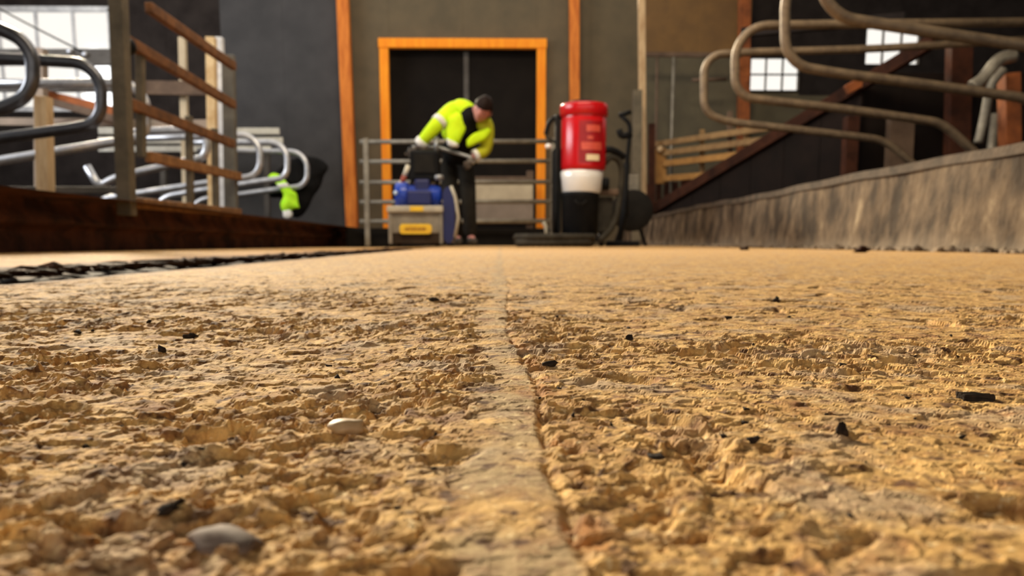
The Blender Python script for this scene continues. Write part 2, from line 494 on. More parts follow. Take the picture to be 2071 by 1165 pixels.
def sstep(a, b, x):
    t = np.clip((x - a) / (b - a), 0, 1)
    return t * t * (3 - 2 * t)

def facets(x, y, cell, seed):
    """broken faces: every cell of a jittered grid has a height and a tilt of its own"""
    u, v = x / cell + seed * 3.7, y / cell - seed * 5.3
    ui, vi = np.floor(u).astype(np.int64), np.floor(v).astype(np.int64)
    best = np.full(u.shape, 9.0); out = np.zeros(u.shape)
    for di in (-1, 0, 1):
        for dj in (-1, 0, 1):
            a, b = ui + di, vi + dj
            h = _perm[(_perm[a & 4095] + b) & 4095]; h2 = _perm[h + 17]; h3 = _perm[h2 + 5]
            dx, dy = u - (a + 0.5 + (h / 4096 - 0.5) * 0.9), v - (b + 0.5 + (h2 / 4096 - 0.5) * 0.9)
            d = dx * dx + dy * dy
            m = d < best
            best = np.where(m, d, best)
            out = np.where(m, (h3 / 4096 - 0.5) + 0.9 * _gx[h2] * dx + 0.9 * _gy[h2] * dy, out)
    return out

def base_z(y):
    return 0.0035 * np.minimum(np.maximum(y, 0), 8.0)

def crack_x(y):
    return 0.0055 + 0.004 * perlin(y * 9, y * 0 + 3.3, 5) + 0.0012 * perlin(y * 60, y * 0 + 1.1, 6) + 0.03 * np.clip(0.16 - y, 0, 1) ** 1.2 * 2.0

def relief(x, y):
    """height of the planed concrete above its mean plane, and the masks"""
    step = 0.0042 * np.maximum(y, 0.05)
    def w(lam):
        return np.clip(lam / (step * 2.2) - 0.6, 0, 1)
    L = lambda lam, s: perlin(x / lam, y / lam, s)
    wx = x + 0.003 * L(0.012, 31); wy = y + 0.003 * L(0.012, 32)
    Lw = lambda lam, s: perlin(wx / lam, wy / lam, s)
    patch = sstep(-0.35, 0.45, L(0.09, 1) + 0.35 * L(0.035, 2) - 0.25 * np.tanh(x * 6))
    # smooth strip left by the planer and its ragged rusty edge
    cx = crack_x(y)
    left = cx - 0.016 + 0.006 * L(0.03, 9) + 0.003 * L(0.008, 19)
    strip = sstep(-0.004, 0.006, x - left) * (1 - sstep(-0.0015, 0.0005, x - cx))
    rough = (0.35 + 0.65 * patch) * (1 - 0.72 * strip)
    h = 0.0012 * L(0.11, 3) + 0.0007 * L(0.045, 4) * rough
    wx = x + 0.0016 * L(0.006, 31) + 0.0007 * L(0.002, 33); wy = y + 0.0016 * L(0.006, 32) + 0.0007 * L(0.002, 34)
    # plucked pits with steep rims, standing chips, broken faces
    n1 = Lw(0.016, 10)
    h -= 0.0020 * w(0.007) * rough * (1 - 0.35 * sstep(-0.02, 0.05, x)) * sstep(0.20, 0.34, n1)
    h -= 0.0011 * w(0.004) * rough * sstep(0.18, 0.30, Lw(0.0075, 11))
    h += 0.0011 * w(0.006) * rough * sstep(0.26, 0.40, Lw(0.011, 12))
    near = (0.50 + 0.35 * sstep(0.10, 0.20, y)) * (1 - 0.42 * sstep(-0.02, 0.05, x))
    h += rough * near * (0.0016 * w(0.008) * facets(wx, wy, 0.0085, 1) + 0.0010 * w(0.004) * facets(wx, wy, 0.0040, 2) + 0.0006 * w(0.002) * facets(wx, wy, 0.0019, 3))
    h += rough * (0.00040 * w(0.003) * L(0.003, 15) + 0.00024 * w(0.0015) * L(0.0015, 16) + 0.00012 * w(0.0009) * L(0.0008, 17))
    h += 0.0012 * w(0.025) * facets(x, y, 0.025, 4) * sstep(0.25, 0.8, y) * 0.8
    # a few deep holes
    hole = sstep(0.46, 0.60, L(0.03, 20)) * w(0.012)
    h -= 0.0022 * hole * (1 - strip)
    # the crack
    cr = np.exp(-((x - cx - 0.0006) / 0.0011) ** 2) * (0.5 + 0.5 * sstep(-0.3, 0.4, L(0.02, 21)))
    h -= 0.0011 * cr * np.clip(1.2 - y, 0, 1)
    rust = np.exp(-((x - cx - 0.0025) / 0.0032) ** 2) * sstep(-0.25, 0.35, L(0.014, 22)) * np.clip(1.1 - y, 0, 1)
    return h, np.clip(rust, 0, 1) * 0.85, strip * 0.75 * sstep(-0.5, 0.3, L(0.02, 29))

def ground_z(x, y):
    a = np.array([float(x)]); b = np.array([float(y)])
    h, _, _ = relief(a, b)
    return float(h[0] + base_z(b)[0])

KX = 1.80        # inner face of the right kerb
GUT0, GUT1 = -0.47, -0.72
def build_floor():
    NR, NC = 1350, 800
    t = np.linspace(0, 1, NR)
    y = 0.030 * (12.0 / 0.030) ** t
    u = np.linspace(-1, 1, NC)
    u = np.sign(u) * (0.80 * np.abs(u) + 0.20 * np.abs(u) ** 5)
    half = 0.10 + 0.84 * y
    X = u[None, :] * half[:, None]
    edge = GUT0 + 0.010 * perlin(y * 7, y * 0 + 0.5, 40) + 0.006 * perlin(y * 25, y * 0 + 0.5, 41)
    # squeeze the columns between the gutter's edge and the kerb
    lo = np.maximum(-half, edge); hi = np.minimum(half, KX + 0.03)
    X = np.where(X < 0, X / half[:, None] * -lo[:, None], X / half[:, None] * hi[:, None])
    Y = np.repeat(y[:, None], NC, 1)
    h, rust, paste = relief(X.ravel(), Y.ravel())
    rust = np.clip(rust + 0.9 * np.exp(-np.abs(X.ravel() - np.repeat(edge, NC)) / 0.035) * sstep(-0.5, 0.3, perlin(X.ravel() / 0.05, Y.ravel() / 0.05, 61)), 0, 1)
    far = sstep(0.35, 1.3, Y.ravel())
    Z = h * (1 - 0.72 * far) + base_z(Y.ravel())
    co = np.stack([X.ravel(), Y.ravel(), Z], 1).astype(np.float32)
    me = bpy.data.meshes.new('floor')
    me.vertices.add(NR * NC)
    me.vertices.foreach_set('co', co.ravel())
    idx = np.arange(NR * NC).reshape(NR, NC)
    q = np.stack([idx[:-1, :-1], idx[:-1, 1:], idx[1:, 1:], idx[1:, :-1]], -1).reshape(-1, 4)
    nq = len(q)
    me.loops.add(nq * 4)
    me.loops.foreach_set('vertex_index', q.ravel().astype(np.int32))
    me.polygons.add(nq)
    me.polygons.foreach_set('loop_start', np.arange(0, nq * 4, 4, dtype=np.int32))
    me.polygons.foreach_set('use_smooth', np.zeros(nq, dtype=bool))
    me.update(calc_edges=True)
    grime = np.exp(-np.abs(X.ravel() - np.repeat(edge, NC)) / 0.012)
    for nm, arr in (('rust', rust), ('paste', paste), ('grime', grime)):
        a = me.attributes.new(nm, 'FLOAT', 'POINT')
        a.data.foreach_set('value', arr.astype(np.float32))
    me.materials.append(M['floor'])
    o = bpy.data.objects.new('floor', me)
    COL.objects.link(o)
    tag(o, None, None, None, 'structure')
    ORIG[o.name] = Vector((0, 0, 0))
    return o

floor = build_floor()
# plain slab under the planed face, in front of and behind the camera
def slab(name, x0, x1, y0, y1, z0, z1, m, parent=None, slope=True, nx=2, ny=2):
    mb = MB()
    vs, fs = [], []
    for j in range(ny):
        for i in range(nx):
            yy = y0 + (y1 - y0) * j / (ny - 1)
            vs.append((x0 + (x1 - x0) * i / (nx - 1), yy, z1 + (float(base_z(np.array([yy]))[0]) if slope else 0)))
    top = len(vs)
    for j in range(ny):
        for i in range(nx):
            vs.append((vs[j * nx + i][0], vs[j * nx + i][1], z0))
    for j in range(ny - 1):
        for i in range(nx - 1):
            a = j * nx + i
            fs.append((a, a + 1, a + nx + 1, a + nx))
            fs.append((top + a, top + a + nx, top + a + nx + 1, top + a + 1))
    for i in range(nx - 1):
        fs.append((i, top + i, top + i + 1, i + 1))
        a = (ny - 1) * nx + i
        fs.append((a, a + 1, top + a + 1, top + a))
    for j in range(ny - 1):
        a = j * nx
        fs.append((a, a + nx, top + a + nx, top + a))
        a = j * nx + nx - 1
        fs.append((a, top + a, top + a + nx, a + nx))
    mb.add(vs, fs)
    o = mb.build(name, m, parent)
    if parent is None:
        o['kind'] = 'structure'
    return o
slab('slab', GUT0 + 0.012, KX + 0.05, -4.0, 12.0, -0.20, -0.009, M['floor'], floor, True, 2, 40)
gut = slab('trim_1', GUT1 - 0.03, GUT0 + 0.02, -4.0, 12.0, -0.20, -0.045, M['slurry'], None, True, 2, 20)
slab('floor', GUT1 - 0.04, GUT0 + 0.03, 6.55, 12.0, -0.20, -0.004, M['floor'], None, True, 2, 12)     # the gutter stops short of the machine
# left slab, with a ragged dirty edge
def left_floor():
    ny, nx = 500, 40
    y = 0.25 * (12.0 / 0.25) ** np.linspace(0, 1, ny)
    y[0] = -4.0
    e = GUT1 + 0.02 * perlin(y * 5, y * 0 + 0.2, 50) + 0.012 * perlin(y * 19, y * 0 + 0.4, 51)
    s = np.linspace(0, 1, nx) ** 1.6
    X = e[:, None] + (-2.25 - e[:, None]) * s[None, :]
    Y = np.repeat(y[:, None], nx, 1)
    n = perlin(X / 0.09, Y / 0.09, 52) * 0.003 + perlin(X / 0.03, Y / 0.03, 53) * 0.0015
    Z = 0.0012 * np.clip(Y, 0, 8) + n - 0.016 * (1 - sstep(0, 0.16, np.abs(X - e[:, None])))
    mb = MB()
    idx = np.arange(ny * nx).reshape(ny, nx)
    fs = np.stack([idx[:-1, :-1], idx[1:, :-1], idx[1:, 1:], idx[:-1, 1:]], -1).reshape(-1, 4).tolist()
    mb.add(np.stack([X.ravel(), Y.ravel(), Z.ravel()], 1).tolist(), fs, True)
    # skirt down into the gutter
    v = [(float(a), float(b), float(c)) for a, b, c in zip(X[:, 0], Y[:, 0], Z[:, 0])]
    v2 = [(a, b, -0.2) for (a, b, c) in v]
    mb.add(v + v2, [(i, i + 1, ny + i + 1, ny + i) for i in range(ny - 1)])
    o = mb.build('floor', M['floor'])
    o['kind'] = 'structure'
    # slurry dried along the lip of the gutter: a band of dirt on the slab
    n = len(o.data.vertices)
    c = np.empty(n * 3); o.data.vertices.foreach_get('co', c); c = c.reshape(-1, 3)
    ev = GUT1 + 0.02 * perlin(c[:, 1] * 5, c[:, 1] * 0 + 0.2, 50) + 0.012 * perlin(c[:, 1] * 19, c[:, 1] * 0 + 0.4, 51)
    d = np.clip(ev - c[:, 0], 0, 9)
    nz = perlin(c[:, 0] / 0.06, c[:, 1] / 0.25, 71)
    g = np.clip(1.25 - d / (0.16 + 0.10 * nz), 0, 1)
    a = o.data.attributes.new('grime', 'FLOAT', 'POINT'); a.data.foreach_set('value', (g ** 0.7).astype(np.float32))
    r = np.clip(1.3 - d / (0.34 + 0.15 * nz), 0, 0.8)
    a = o.data.attributes.new('rust', 'FLOAT', 'POINT'); a.data.foreach_set('value', r.astype(np.float32))
    return o
left_floor()
M['gutter_edge'] = mat('dung_at_gutter_edge', (0.025, 0.011, 0.005), (0.07, 0.03, 0.012), 18, 0.85, 0, 0.6)
mb = MB()                                     # dried dung on the far lip of the gutter
rnd = random.Random(12)
for i in range(520):
    yv = 0.4 + 6.0 * rnd.random() ** 0.9
    k = 0.35 + 0.9 * rnd.random() ** 2
    xx = GUT1 + 0.01 - 0.11 * rnd.random() ** 2
    mb.blob((xx, yv, 0.0012 * yv - 0.003), (0.022 * k, 0.032 * k, 0.0075 * k), Euler((0, 0, rnd.uniform(0, 3))).to_matrix(), 1, 0.7, i)
o = mb.build('dried_dung', M['gutter_edge'])
tag(o, 'dried brown dung crust along the far lip of the dark gutter', 'dung', None, 'stuff')

# ------------------------------------------------------------------ walls, ceiling, openings
DW = 12.0                                     # depth of the back wall
def zpx(py, Y=DW): return P(1012, py, Y).z
def xpx(px, Y=DW, py=300): return P(px, py, Y).x
wall = thing('wall_back', (0, DW, 0), None, None, None, 'structure')
def panel(x0, x1, z0, z1, m, name='panel', thick=0.06, dy=0.0):
    mb = MB().box(((x0 + x1) / 2, DW + 0.05 + thick / 2 + dy, (z0 + z1) / 2), (x1 - x0, thick, z1 - z0), None, 0.004)
    return mb.build(name, m, wall)
ZT = 3.75                                     # unseen gap above the sheets, added to admit the low sun
# left high opening, right openings, doorway
WL = (xpx(-60), xpx(236), zpx(222), zpx(20))
def sheets(x0, x1, z0, z1, m, n):
    for i in range(n):
        panel(x0 + (x1 - x0) * i / n, x0 + (x1 - x0) * (i + 1) / n, z0, z1, m)
sheets(-9.0, WL[1], -0.2, WL[2], M['wall_dark'], 3)
sheets(-9.0, WL[0], WL[2], ZT, M['wall_dark'], 1)
sheets(WL[0], WL[1], WL[3], ZT, M['wall_dark'], 2)
sheets(WL[1], xpx(455), -0.2, ZT, M['wall_dark'], 2)
sheets(xpx(455), xpx(702), -0.2, ZT, M['wall_grey'], 2)
DX0, DX1, DZ1 = xpx(790), xpx(1085), zpx(97)
sheets(xpx(702), DX0, -0.2, ZT, M['wall_taupe'], 1)
sheets(DX0, DX1, DZ1, ZT, M['wall_taupe'], 2)
sheets(DX1, xpx(1300), -0.2, ZT, M['wall_taupe'], 2)
W2 = (xpx(1512), xpx(1612), zpx(182), zpx(112))
W3 = (xpx(1740), xpx(1850), zpx(128), zpx(50))
zb = zpx(106)
sheets(xpx(1300), W2[0], -0.2, zb, M['wall_green'], 4)
sheets(xpx(1300), W2[0], zb, ZT, M['wall_warm_lit'], 2)
sheets(W2[0], W2[1], -0.2, W2[2], M['wall_green'], 2)
sheets(W2[0], W2[1], W2[3], ZT, M['wall_dark'], 1)
sheets(W2[1], W3[0], -0.2, zpx(190), M['wall_green'], 3)
sheets(W2[1], W3[0], zpx(190), ZT, M['wall_dark'], 2)
sheets(W3[0], W3[1], -0.2, W3[2], M['wall_dark'], 1)
sheets(W3[0], W3[1], W3[3], ZT, M['wall_dark'], 1)
sheets(W3[1], 11.0, -0.2, ZT, M['wall_dark'], 3)

def window(name, w, nx, nz, m, bar=0.05, thick_rows=()):
    r = thing(name, (w[0], DW, w[2]), None, None, None, 'structure')
    Y = DW + 0.07
    mb = MB()
    for x in (w[0], w[1]):
        mb.bar((x, Y, w[2]), (x, Y, w[3]), bar, 0.08)
    for z in (w[2], w[3]):
        mb.bar((w[0], Y, z), (w[1], Y, z), 0.08, bar)
    mb.build('frame', m, r)
    for i in range(1, nx):
        x = w[0] + (w[1] - w[0]) * i / nx
        MB().bar((x, Y, w[2]), (x, Y, w[3]), bar * 0.6, 0.05).build('mullion', m, r)
    for j in range(1, nz):
        z = w[2] + (w[3] - w[2]) * j / nz
        MB().bar((w[0], Y, z), (w[1], Y, z), 0.05, bar * 0.6).build('glazing_bar', m, r)
    for i in range(nx):
        for j in range(nz):
            x0 = w[0] + (w[1] - w[0]) * i / nx; x1 = w[0] + (w[1] - w[0]) * (i + 1) / nx
            z0 = w[2] + (w[3] - w[2]) * j / nz; z1 = w[2] + (w[3] - w[2]) * (j + 1) / nz
            MB().box(((x0 + x1) / 2, Y + 0.01, (z0 + z1) / 2), (x1 - x0 - 0.01, 0.006, z1 - z0 - 0.01)).build('pane', M['glass'], r)
    return r
window('window_1', WL, 4, 1, M['white_post'], 0.07)
window('window_2', W2, 3, 2, M['wall_dark'], 0.03)
window('window_3', W3, 3, 2, M['wall_dark'], 0.03)

# doorway: stained frame boards, two dark leaves, a grey meeting strip
door = thing('door_1', ((DX0 + DX1) / 2, DW, 0), None, None, None, 'structure')
fw = xpx(1103) - DX1
for (x, m) in ((DX0 - fw / 2, 'orange_wood'), (DX1 + fw / 2, 'bright_orange')):
    MB().box((x, DW + 0.01, DZ1 / 2), (fw, 0.10, DZ1), None, 0.008).build('frame_jamb', M['bright_orange'], door)
MB().box(((DX0 + DX1) / 2, DW + 0.0, DZ1 + fw / 2 - 0.01), (DX1 - DX0 + 2 * fw + 0.02, 0.11, fw), None, 0.008).build('frame_head', M['bright_orange'], door)
xm = xpx(943, DW + 0.25, 150)
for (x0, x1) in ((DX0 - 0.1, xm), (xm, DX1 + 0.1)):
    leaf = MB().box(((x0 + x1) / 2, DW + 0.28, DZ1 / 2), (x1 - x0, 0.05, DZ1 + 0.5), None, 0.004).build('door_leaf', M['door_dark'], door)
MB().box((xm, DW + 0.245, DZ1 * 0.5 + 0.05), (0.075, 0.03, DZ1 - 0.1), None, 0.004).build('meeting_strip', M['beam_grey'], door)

for (name, x) in (('wall_left', -9.0), ('wall_right', 11.0)):
    o = MB().box((x, 3.0, 2.4), (0.2, 18.4, 5.4), None).build(name, M['wall_dark'])
    o['kind'] = 'structure'
SUN_GAP = (-7.5, 2.2, 6.5, 12.2)                 # unseen roof opening added so the sun reaches the floor (x0, x1, y0, y1)
mb = MB()
for (x0, x1, y0, y1) in ((-9.2, 11.2, -6.2, SUN_GAP[2]), (-9.2, SUN_GAP[0], SUN_GAP[2], SUN_GAP[3]), (SUN_GAP[1], 11.2, SUN_GAP[2], SUN_GAP[3])):
    mb.box(((x0 + x1) / 2, (y0 + y1) / 2, 5.1), (x1 - x0, y1 - y0, 0.2))
ceil = mb.build('ceiling', M['roof'])
ceil['kind'] = 'structure'

# kerbs and beds
def kerb_right():
    nz, ny = 14, 160
    y0, y1 = -4.0, 11.95
    hk = P(2040, 290, 2.83).z
    vs, fs = [], []
    for j in range(ny):
        yv = y0 + (y1 - y0) * j / (ny - 1)
        for i in range(nz):
            t = i / (nz - 1)
            z = -0.05 + (hk + 0.05) * t
            x = KX + 0.03 * t - 0.022 * max(0, 1 - t * 5) + 0.010 * math.sin(yv * 5.1 + t * 3) * math.sin(yv * 2.3)
            z += 0.004 * math.sin(yv * 1.9) * t + 0.003 * math.sin(yv * 7.7 + 1) * t
            vs.append((x, yv, z))
    for j in range(ny - 1):
        for i in range(nz - 1):
            a = j * nz + i
            fs.append((a, a + nz, a + nz + 1, a + 1))
    mb = MB().add(vs, fs, True)
    o = mb.build('kerb', M['kerb'])
    tag(o, None, None, None, 'structure')
    t = MB()
    top = [vs[j * nz + nz - 1] for j in range(ny)]
    a = [(x - 0.012, y, z - 0.03) for (x, y, z) in top]; b = [(x - 0.012, y, z + 0.008) for (x, y, z) in top]; c = [(x + 0.16, y, z + 0.008) for (x, y, z) in top]
    t.add(a + b, [(i, i + 1, ny + i + 1, ny + i) for i in range(ny - 1)])
    t.add(b + c, [(i, i + 1, ny + i + 1, ny + i) for i in range(ny - 1)])
    t.build('coping', M['kerb_top'], o)
    # rubble and dung along the foot
    f = MB()
    rnd = random.Random(4)
    for k in range(330):
        yv = 2.2 + 7.5 * rnd.random() ** 1.5
        r = 0.006 + 0.012 * rnd.random()
        f.blob((KX - 0.02 - 0.03 * rnd.random(), yv, 0.0035 * min(yv, 8) + r * 0.3), (r * 1.4, r * 2.0, r), None, 1, 0.6, k)
    q = f.build('crumbled_dung', M['kerb'])
    tag(q, 'crumbled concrete and dung along the foot of the right kerb', 'debris', None, 'stuff')
    b = MB().box((KX + 0.19 + 4.6, 4.0, hk / 2 - 0.06), (9.2, 16.0, hk - 0.06)).build('bed', M['bed'])
    b['kind'] = 'structure'
    return hk
HK = kerb_right()

KL = -2.18
def kerb_left():
    ny, nz = 200, 14
    hk = 0.222 + CAM_Z
    prof = [(0.0, -0.05), (0.0, 0.06), (0.012, 0.10), (-0.012, 0.125), (-0.05, 0.135), (-0.055, 0.155), (-0.02, 0.20), (-0.01, 0.24), (-0.01, hk), (-0.25, hk + 0.005)]
    vs, fs = [], []
    n = len(prof)
    for j in range(ny):
        yv = -4 + 15.95 * j / (ny - 1)
        for i, (dx, z) in enumerate(prof):
            w = 0.012 * math.sin(yv * 6.3 + i) * math.sin(yv * 2.7) + 0.008 * math.sin(yv * 17 + 2 * i)
            vs.append((KL + dx * -1.0 + w * (0.3 if i in (0, n - 1) else 1), yv, z + (0.5 * w if 0 < i < n - 1 else 0)))
    for j in range(ny - 1):
        for i in range(n - 1):
            a = j * n + i
            fs.append((a, a + n, a + n + 1, a + 1))
    o = MB().add(vs, fs, True).build('kerb', M['dung_rust'])
    o['kind'] = 'structure'
    b = MB().box((KL - 0.2 - 3.4, 4.0, hk / 2 - 0.05), (6.8, 16.0, hk - 0.0)).build('bed', M['bed'])
    b['kind'] = 'structure'
    return hk
HL = kerb_left()

# ------------------------------------------------------------------ posts on the back wall
def post(p0, p1, wpx, m, name, label, cat='post', depth=None, group=None):
    """upright bar between two points, wpx wide at its depth"""
    w = wpx * pxm(p0.y)
    a, b = (p0, p1) if p0.z < p1.z else (p1, p0)
    if a.x < KL - 0.1 or a.x > KX + 0.1:                     # stands on the bed behind a kerb
        zb_ = HL - 0.006 if a.x < 0 else HK - 0.088
        a = a + (b - a) * ((zb_ - a.z) / (b.z - a.z))
    mb = MB().bar(a, b, w, depth or w, 0.006)
    return solo(mb, name, m, a, label, cat, group)

def at_floor(px, Y, z=None):
    p = P(px, 495, Y)
    p.z = float(base_z(np.array([Y]))[0]) if z is None else z
    return p

post(at_floor(714, 11.9), P(692, -40, 11.9), 22, M['orange_wood'], 'timber_post', 'tall orange stained post on the grey wall left of the dark doorway')
post(at_floor(1163, 11.9), P(1161, -40, 11.9), 19, M['orange_wood'], 'timber_post', 'tall orange stained post behind the red vacuum cleaner')
post(P(1500, 520, 11.85), P(1506, -40, 11.85), 20, M['rust_wood'], 'timber_post', 'orange stained post left of the small right-hand window')
post(at_floor(1301, 10.6), P(1297, -40, 10.6), 13, M['pale_wood'], 'steel_pole', 'thin pale pole right of the red vacuum cleaner', 'pole')
post(at_floor(1286, 10.2), P(1289, 183, 10.2), 17, M['olive_post'], 'steel_post', 'short dark post standing in front of the thin pale pole')

# hanging frame right of the pale pole
fr = thing('rail_frame', P(1300, 110, 11.4), 'thin dark rail with hanging pipes on the olive wall right of the pale pole', 'rail frame')
MB().bar(P(1300, 110, 11.4), P(1500, 112, 11.4), 0.05, 0.06).build('rail', M['beam_brown'], fr)
MB().tube([P(1363, 112, 11.4), P(1358, 300, 11.4), P(1356, 445, 11.4)], 0.022, 10).build('pipe', M['galv_dull'], fr)
MB().tube([P(1329, 112, 11.4), P(1327, 300, 11.4), P(1326, 445, 11.4)], 0.018, 10).build('pipe', M['beam_brown'], fr)
MB().tube([P(1470, 160, 11.4), P(1400, 162, 11.4)], 0.025, 10).build('latch_bar', M['beam_brown'], fr)

# dark step under the gate
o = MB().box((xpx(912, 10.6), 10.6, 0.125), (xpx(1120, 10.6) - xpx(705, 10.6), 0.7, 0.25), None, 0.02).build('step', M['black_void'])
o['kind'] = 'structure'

# boarding in the doorway behind the gate
bd = thing('board_barrier', at_floor(1016, 11.4, 0.2), 'low barrier of pale dusty boards behind the gate, right of the bending worker', 'barrier')
for (y0, y1, m) in ((374, 410, 'pale_board'), (413, 452, 'dull_board'), (357, 372, 'beam_brown')):
    a, b = P(940, y1, 11.4), P(1078, y0, 11.4)
    MB().box(((a.x + b.x) / 2, 11.4, (a.z + b.z) / 2), (b.x - a.x, 0.05, b.z - a.z), None, 0.006).build('plank', M[m], bd)
MB().box((xpx(1072, 11.46), 11.47, 0.55), (0.1, 0.09, 1.04), None, 0.005).build('upright', M['beam_brown'], bd)

# field gate
GY = 10.0
gt = thing('field_gate', at_floor(742, GY, 0.27), 'grey-brown five-bar metal gate across the dark doorway behind the worker', 'gate')
for py in (286, 326, 368, 408, 447):
    MB().tube([P(728, py + 1, GY), P(1122, py, GY)], 0.027, 12).build('rail', M['galv_dull'], gt)
MB().bar(at_floor(744, GY), P(740, 280, GY), 0.06).build('stile', M['galv_dull'], gt)
MB().bar(at_floor(1117, GY), P(1119, 280, GY), 0.05).build('stile', M['galv_dull'], gt)
MB().bar(P(905, 450, GY + 0.04), P(905, 284, GY + 0.04), 0.04).build('stile', M['galv_dull'], gt)

# ------------------------------------------------------------------ right side: dividers, partition, barrier
def divider(pts, Y, r, m, label, group, rad=0.2, foot=None, dy=0.0, feet=None):
    """cubicle divider: one bent tube; pts in pixels"""
    w = [P(x, y, Y) for (x, y) in pts]
    rad = list(rad)
    if w[0].x < 0:
        if pts[-1] == (176, 336):
            w.insert(0, Vector((w[0].x - 0.05, Y, HL))); rad.insert(1, 0.1)
        else:
            e = w[-1]; w.append(Vector((e.x - 0.22, Y, HL))); rad = rad[:-1] + [0.12, 0]
    base = w[-1].copy()
    t = thing('cubicle_divider', base, label, 'cubicle divider', group)
    MB().tube(fillet(w, rad, 8), r, 16).build('bent_tube', m, t)
    if feet is not None:
        for (px, py, wd) in feet:
            p = P(px, py, Y)
            q = Vector((p.x, p.y, HK - 0.1 if p.x > 0 else HL))
            MB().bar(q, p, wd, wd, 0.004).build('leg', m, t)
            MB().box((p.x, p.y, p.z), (0.10, 0.10, 0.09), None, 0.01).build('clamp', m, t)
    return t
GR = 'cubicle dividers behind the right kerb'
rr = 0.033
divider([(2420, 62), (1740, 100), (1500, 106), (1424, 112), (1424, 228), (1470, 246), (1620, 263), (1772, 281), (1800, 292), (1862, 345), (1990, 452)], 7.2, rr, M['divider_brown'],
        'brown tubular cubicle divider, farthest of those above the right kerb', GR, [0, .3, .3, .24, .24, .25, .3, .14, .14, .3, 0])
divider([(2520, 40), (1700, 49), (1487, 52), (1487, 195), (1560, 204), (1720, 222), (1895, 247), (1920, 262), (1985, 320), (2100, 440)], 6.4, rr, M['divider_brown'],
        'brown tubular cubicle divider, second from the far end of the right kerb', GR, [0, .3, .27, .27, .3, .4, .14, .14, .3, 0])
divider([(2560, -60), (1800, -70), (1588, -70), (1588, 130), (1690, 148), (1850, 168), (2070, 198), (2100, 215), (2220, 330), (2330, 480)], 5.6, rr, M['divider_brown'],
        'brown tubular cubicle divider with its upright end left of the white windows', GR, [0, .3, .28, .28, .3, .3, .14, .14, .3, 0])
divider([(2620, -190), (1900, -190), (1660, -190), (1660, 30), (1800, 52), (2040, 88), (2250, 118), (2290, 140), (2460, 330), (2560, 520)], 4.8, rr, M['divider_brown'],
        'brown tubular cubicle divider crossing the top right corner', GR, [0, .3, .28, .28, .3, .3, .14, .14, .3, 0])

# dark boarded partition with sloping timber rail
pt = thing('sloping_partition', P(1310, 430, 10.4), 'black boarded partition with sloping red-brown top rail behind the right kerb', 'partition')
A, B, C_, D_ = P(1300, 436, 10.6), P(1745, 168, 7.9), P(2300, 168, 7.9), P(2300, 500, 7.9)
mb = MB()
n = 7
for i in range(n):
    t0, t1 = i / n, (i + 1) / n
    p0, p1 = A.lerp(B, t0), A.lerp(B, t1)
    q0, q1 = Vector((p0.x, p0.y, 0.28)), Vector((p1.x, p1.y, 0.28))
    d = (B - A); nrm = Vector((d.y, -d.x, 0)).normalized() * -0.04
    e = (p1 - p0).normalized() * 0.004
    MB().prism([q0 + e, q1 - e, p1 - e, p0 + e], nrm).build('board', M['black_sheet'], pt)
MB().bar(A + Vector((0, -0.05, 0)), A.lerp(B, 1.21) + Vector((0, -0.05, 0)), 0.07, 0.12, 0.006).build('top_rail', M['rail_dark'], pt)
MB().box(P(1730, 172, 7.86), (0.20, 0.05, 0.09), Euler((0, -0.5, 0)).to_matrix(), 0.01).build('rail_bracket', M['rust_wood'], pt)
pt2 = thing('dark_partition', P(1745, 430, 7.95), 'tall dark boarded partition at the heads of the right cubicles', 'partition')
xa, xb = P(1735, 300, 8.0).x, P(2420, 300, 8.0).x
for i in range(8):
    x0 = xa + (xb - xa) * i / 8; x1 = xa + (xb - xa) * (i + 1) / 8
    MB().box(((x0 + x1) / 2, 8.03, 0.95), (x1 - x0 - 0.004, 0.05, 1.5), None, 0.004).build('board', M['black_sheet'], pt2)

post(P(1712, 440, 7.7), P(1722, 236, 7.7), 24, M['red_wood'], 'stall_post', 'short red-brown post behind the farthest right divider')
post(P(1932, 430, 7.75), P(1940, 92, 7.75), 42, M['red_wood'], 'stall_post', 'wide red-brown post below the right end of the upper tube', 'post', 0.12)
post(P(1812, 430, 7.8), P(1822, 232, 7.8), 48, M['beam_brown'], 'stall_post', 'broad dim brown post between the two red-brown stall posts', 'post', 0.1)
post(P(2044, 430, 6.9), P(2040, 150, 6.9), 30, M['rust_wood'], 'stall_post', 'orange rusty post at the far right edge')
mb = MB().tube(spline([P(1978, 290, 6.8), P(1990, 240, 6.8), P(2004, 175, 6.8), P(2030, 140, 6.8)]), 0.035, 12)
solo(mb, 'bent_pipe', M['galv_dull'], P(1978, 290, 6.8), 'dull grey leaning pipe beside the wide red-brown post', 'pipe')
mb = MB().tube(spline([P(1966, 176, 6.9), P(1990, 158, 6.9), P(2020, 122, 6.9), P(2052, 112, 6.9)]), 0.055, 12)
solo(mb, 'curved_pipe', M['galv_dull'], P(1966, 176, 6.9), 'thick grey curved pipe above the leaning pipe at the right edge', 'pipe')
mb = MB().tube([P(1988, 440, 7.5), P(2014, 230, 7.5)], 0.04, 12)
solo(mb, 'stub_pipe', M['galv_dull'], P(2000, 330, 7.5), 'short grey pipe right of the leaning pipe', 'pipe')
mb = MB().bar(P(1500, 66, 9.6), P(1830, 36, 8.6), 0.08, 0.10)
solo(mb, 'cross_beam', M['wall_dark'], P(1500, 66, 9.6), 'dark cross beam above the right cubicles', 'beam')

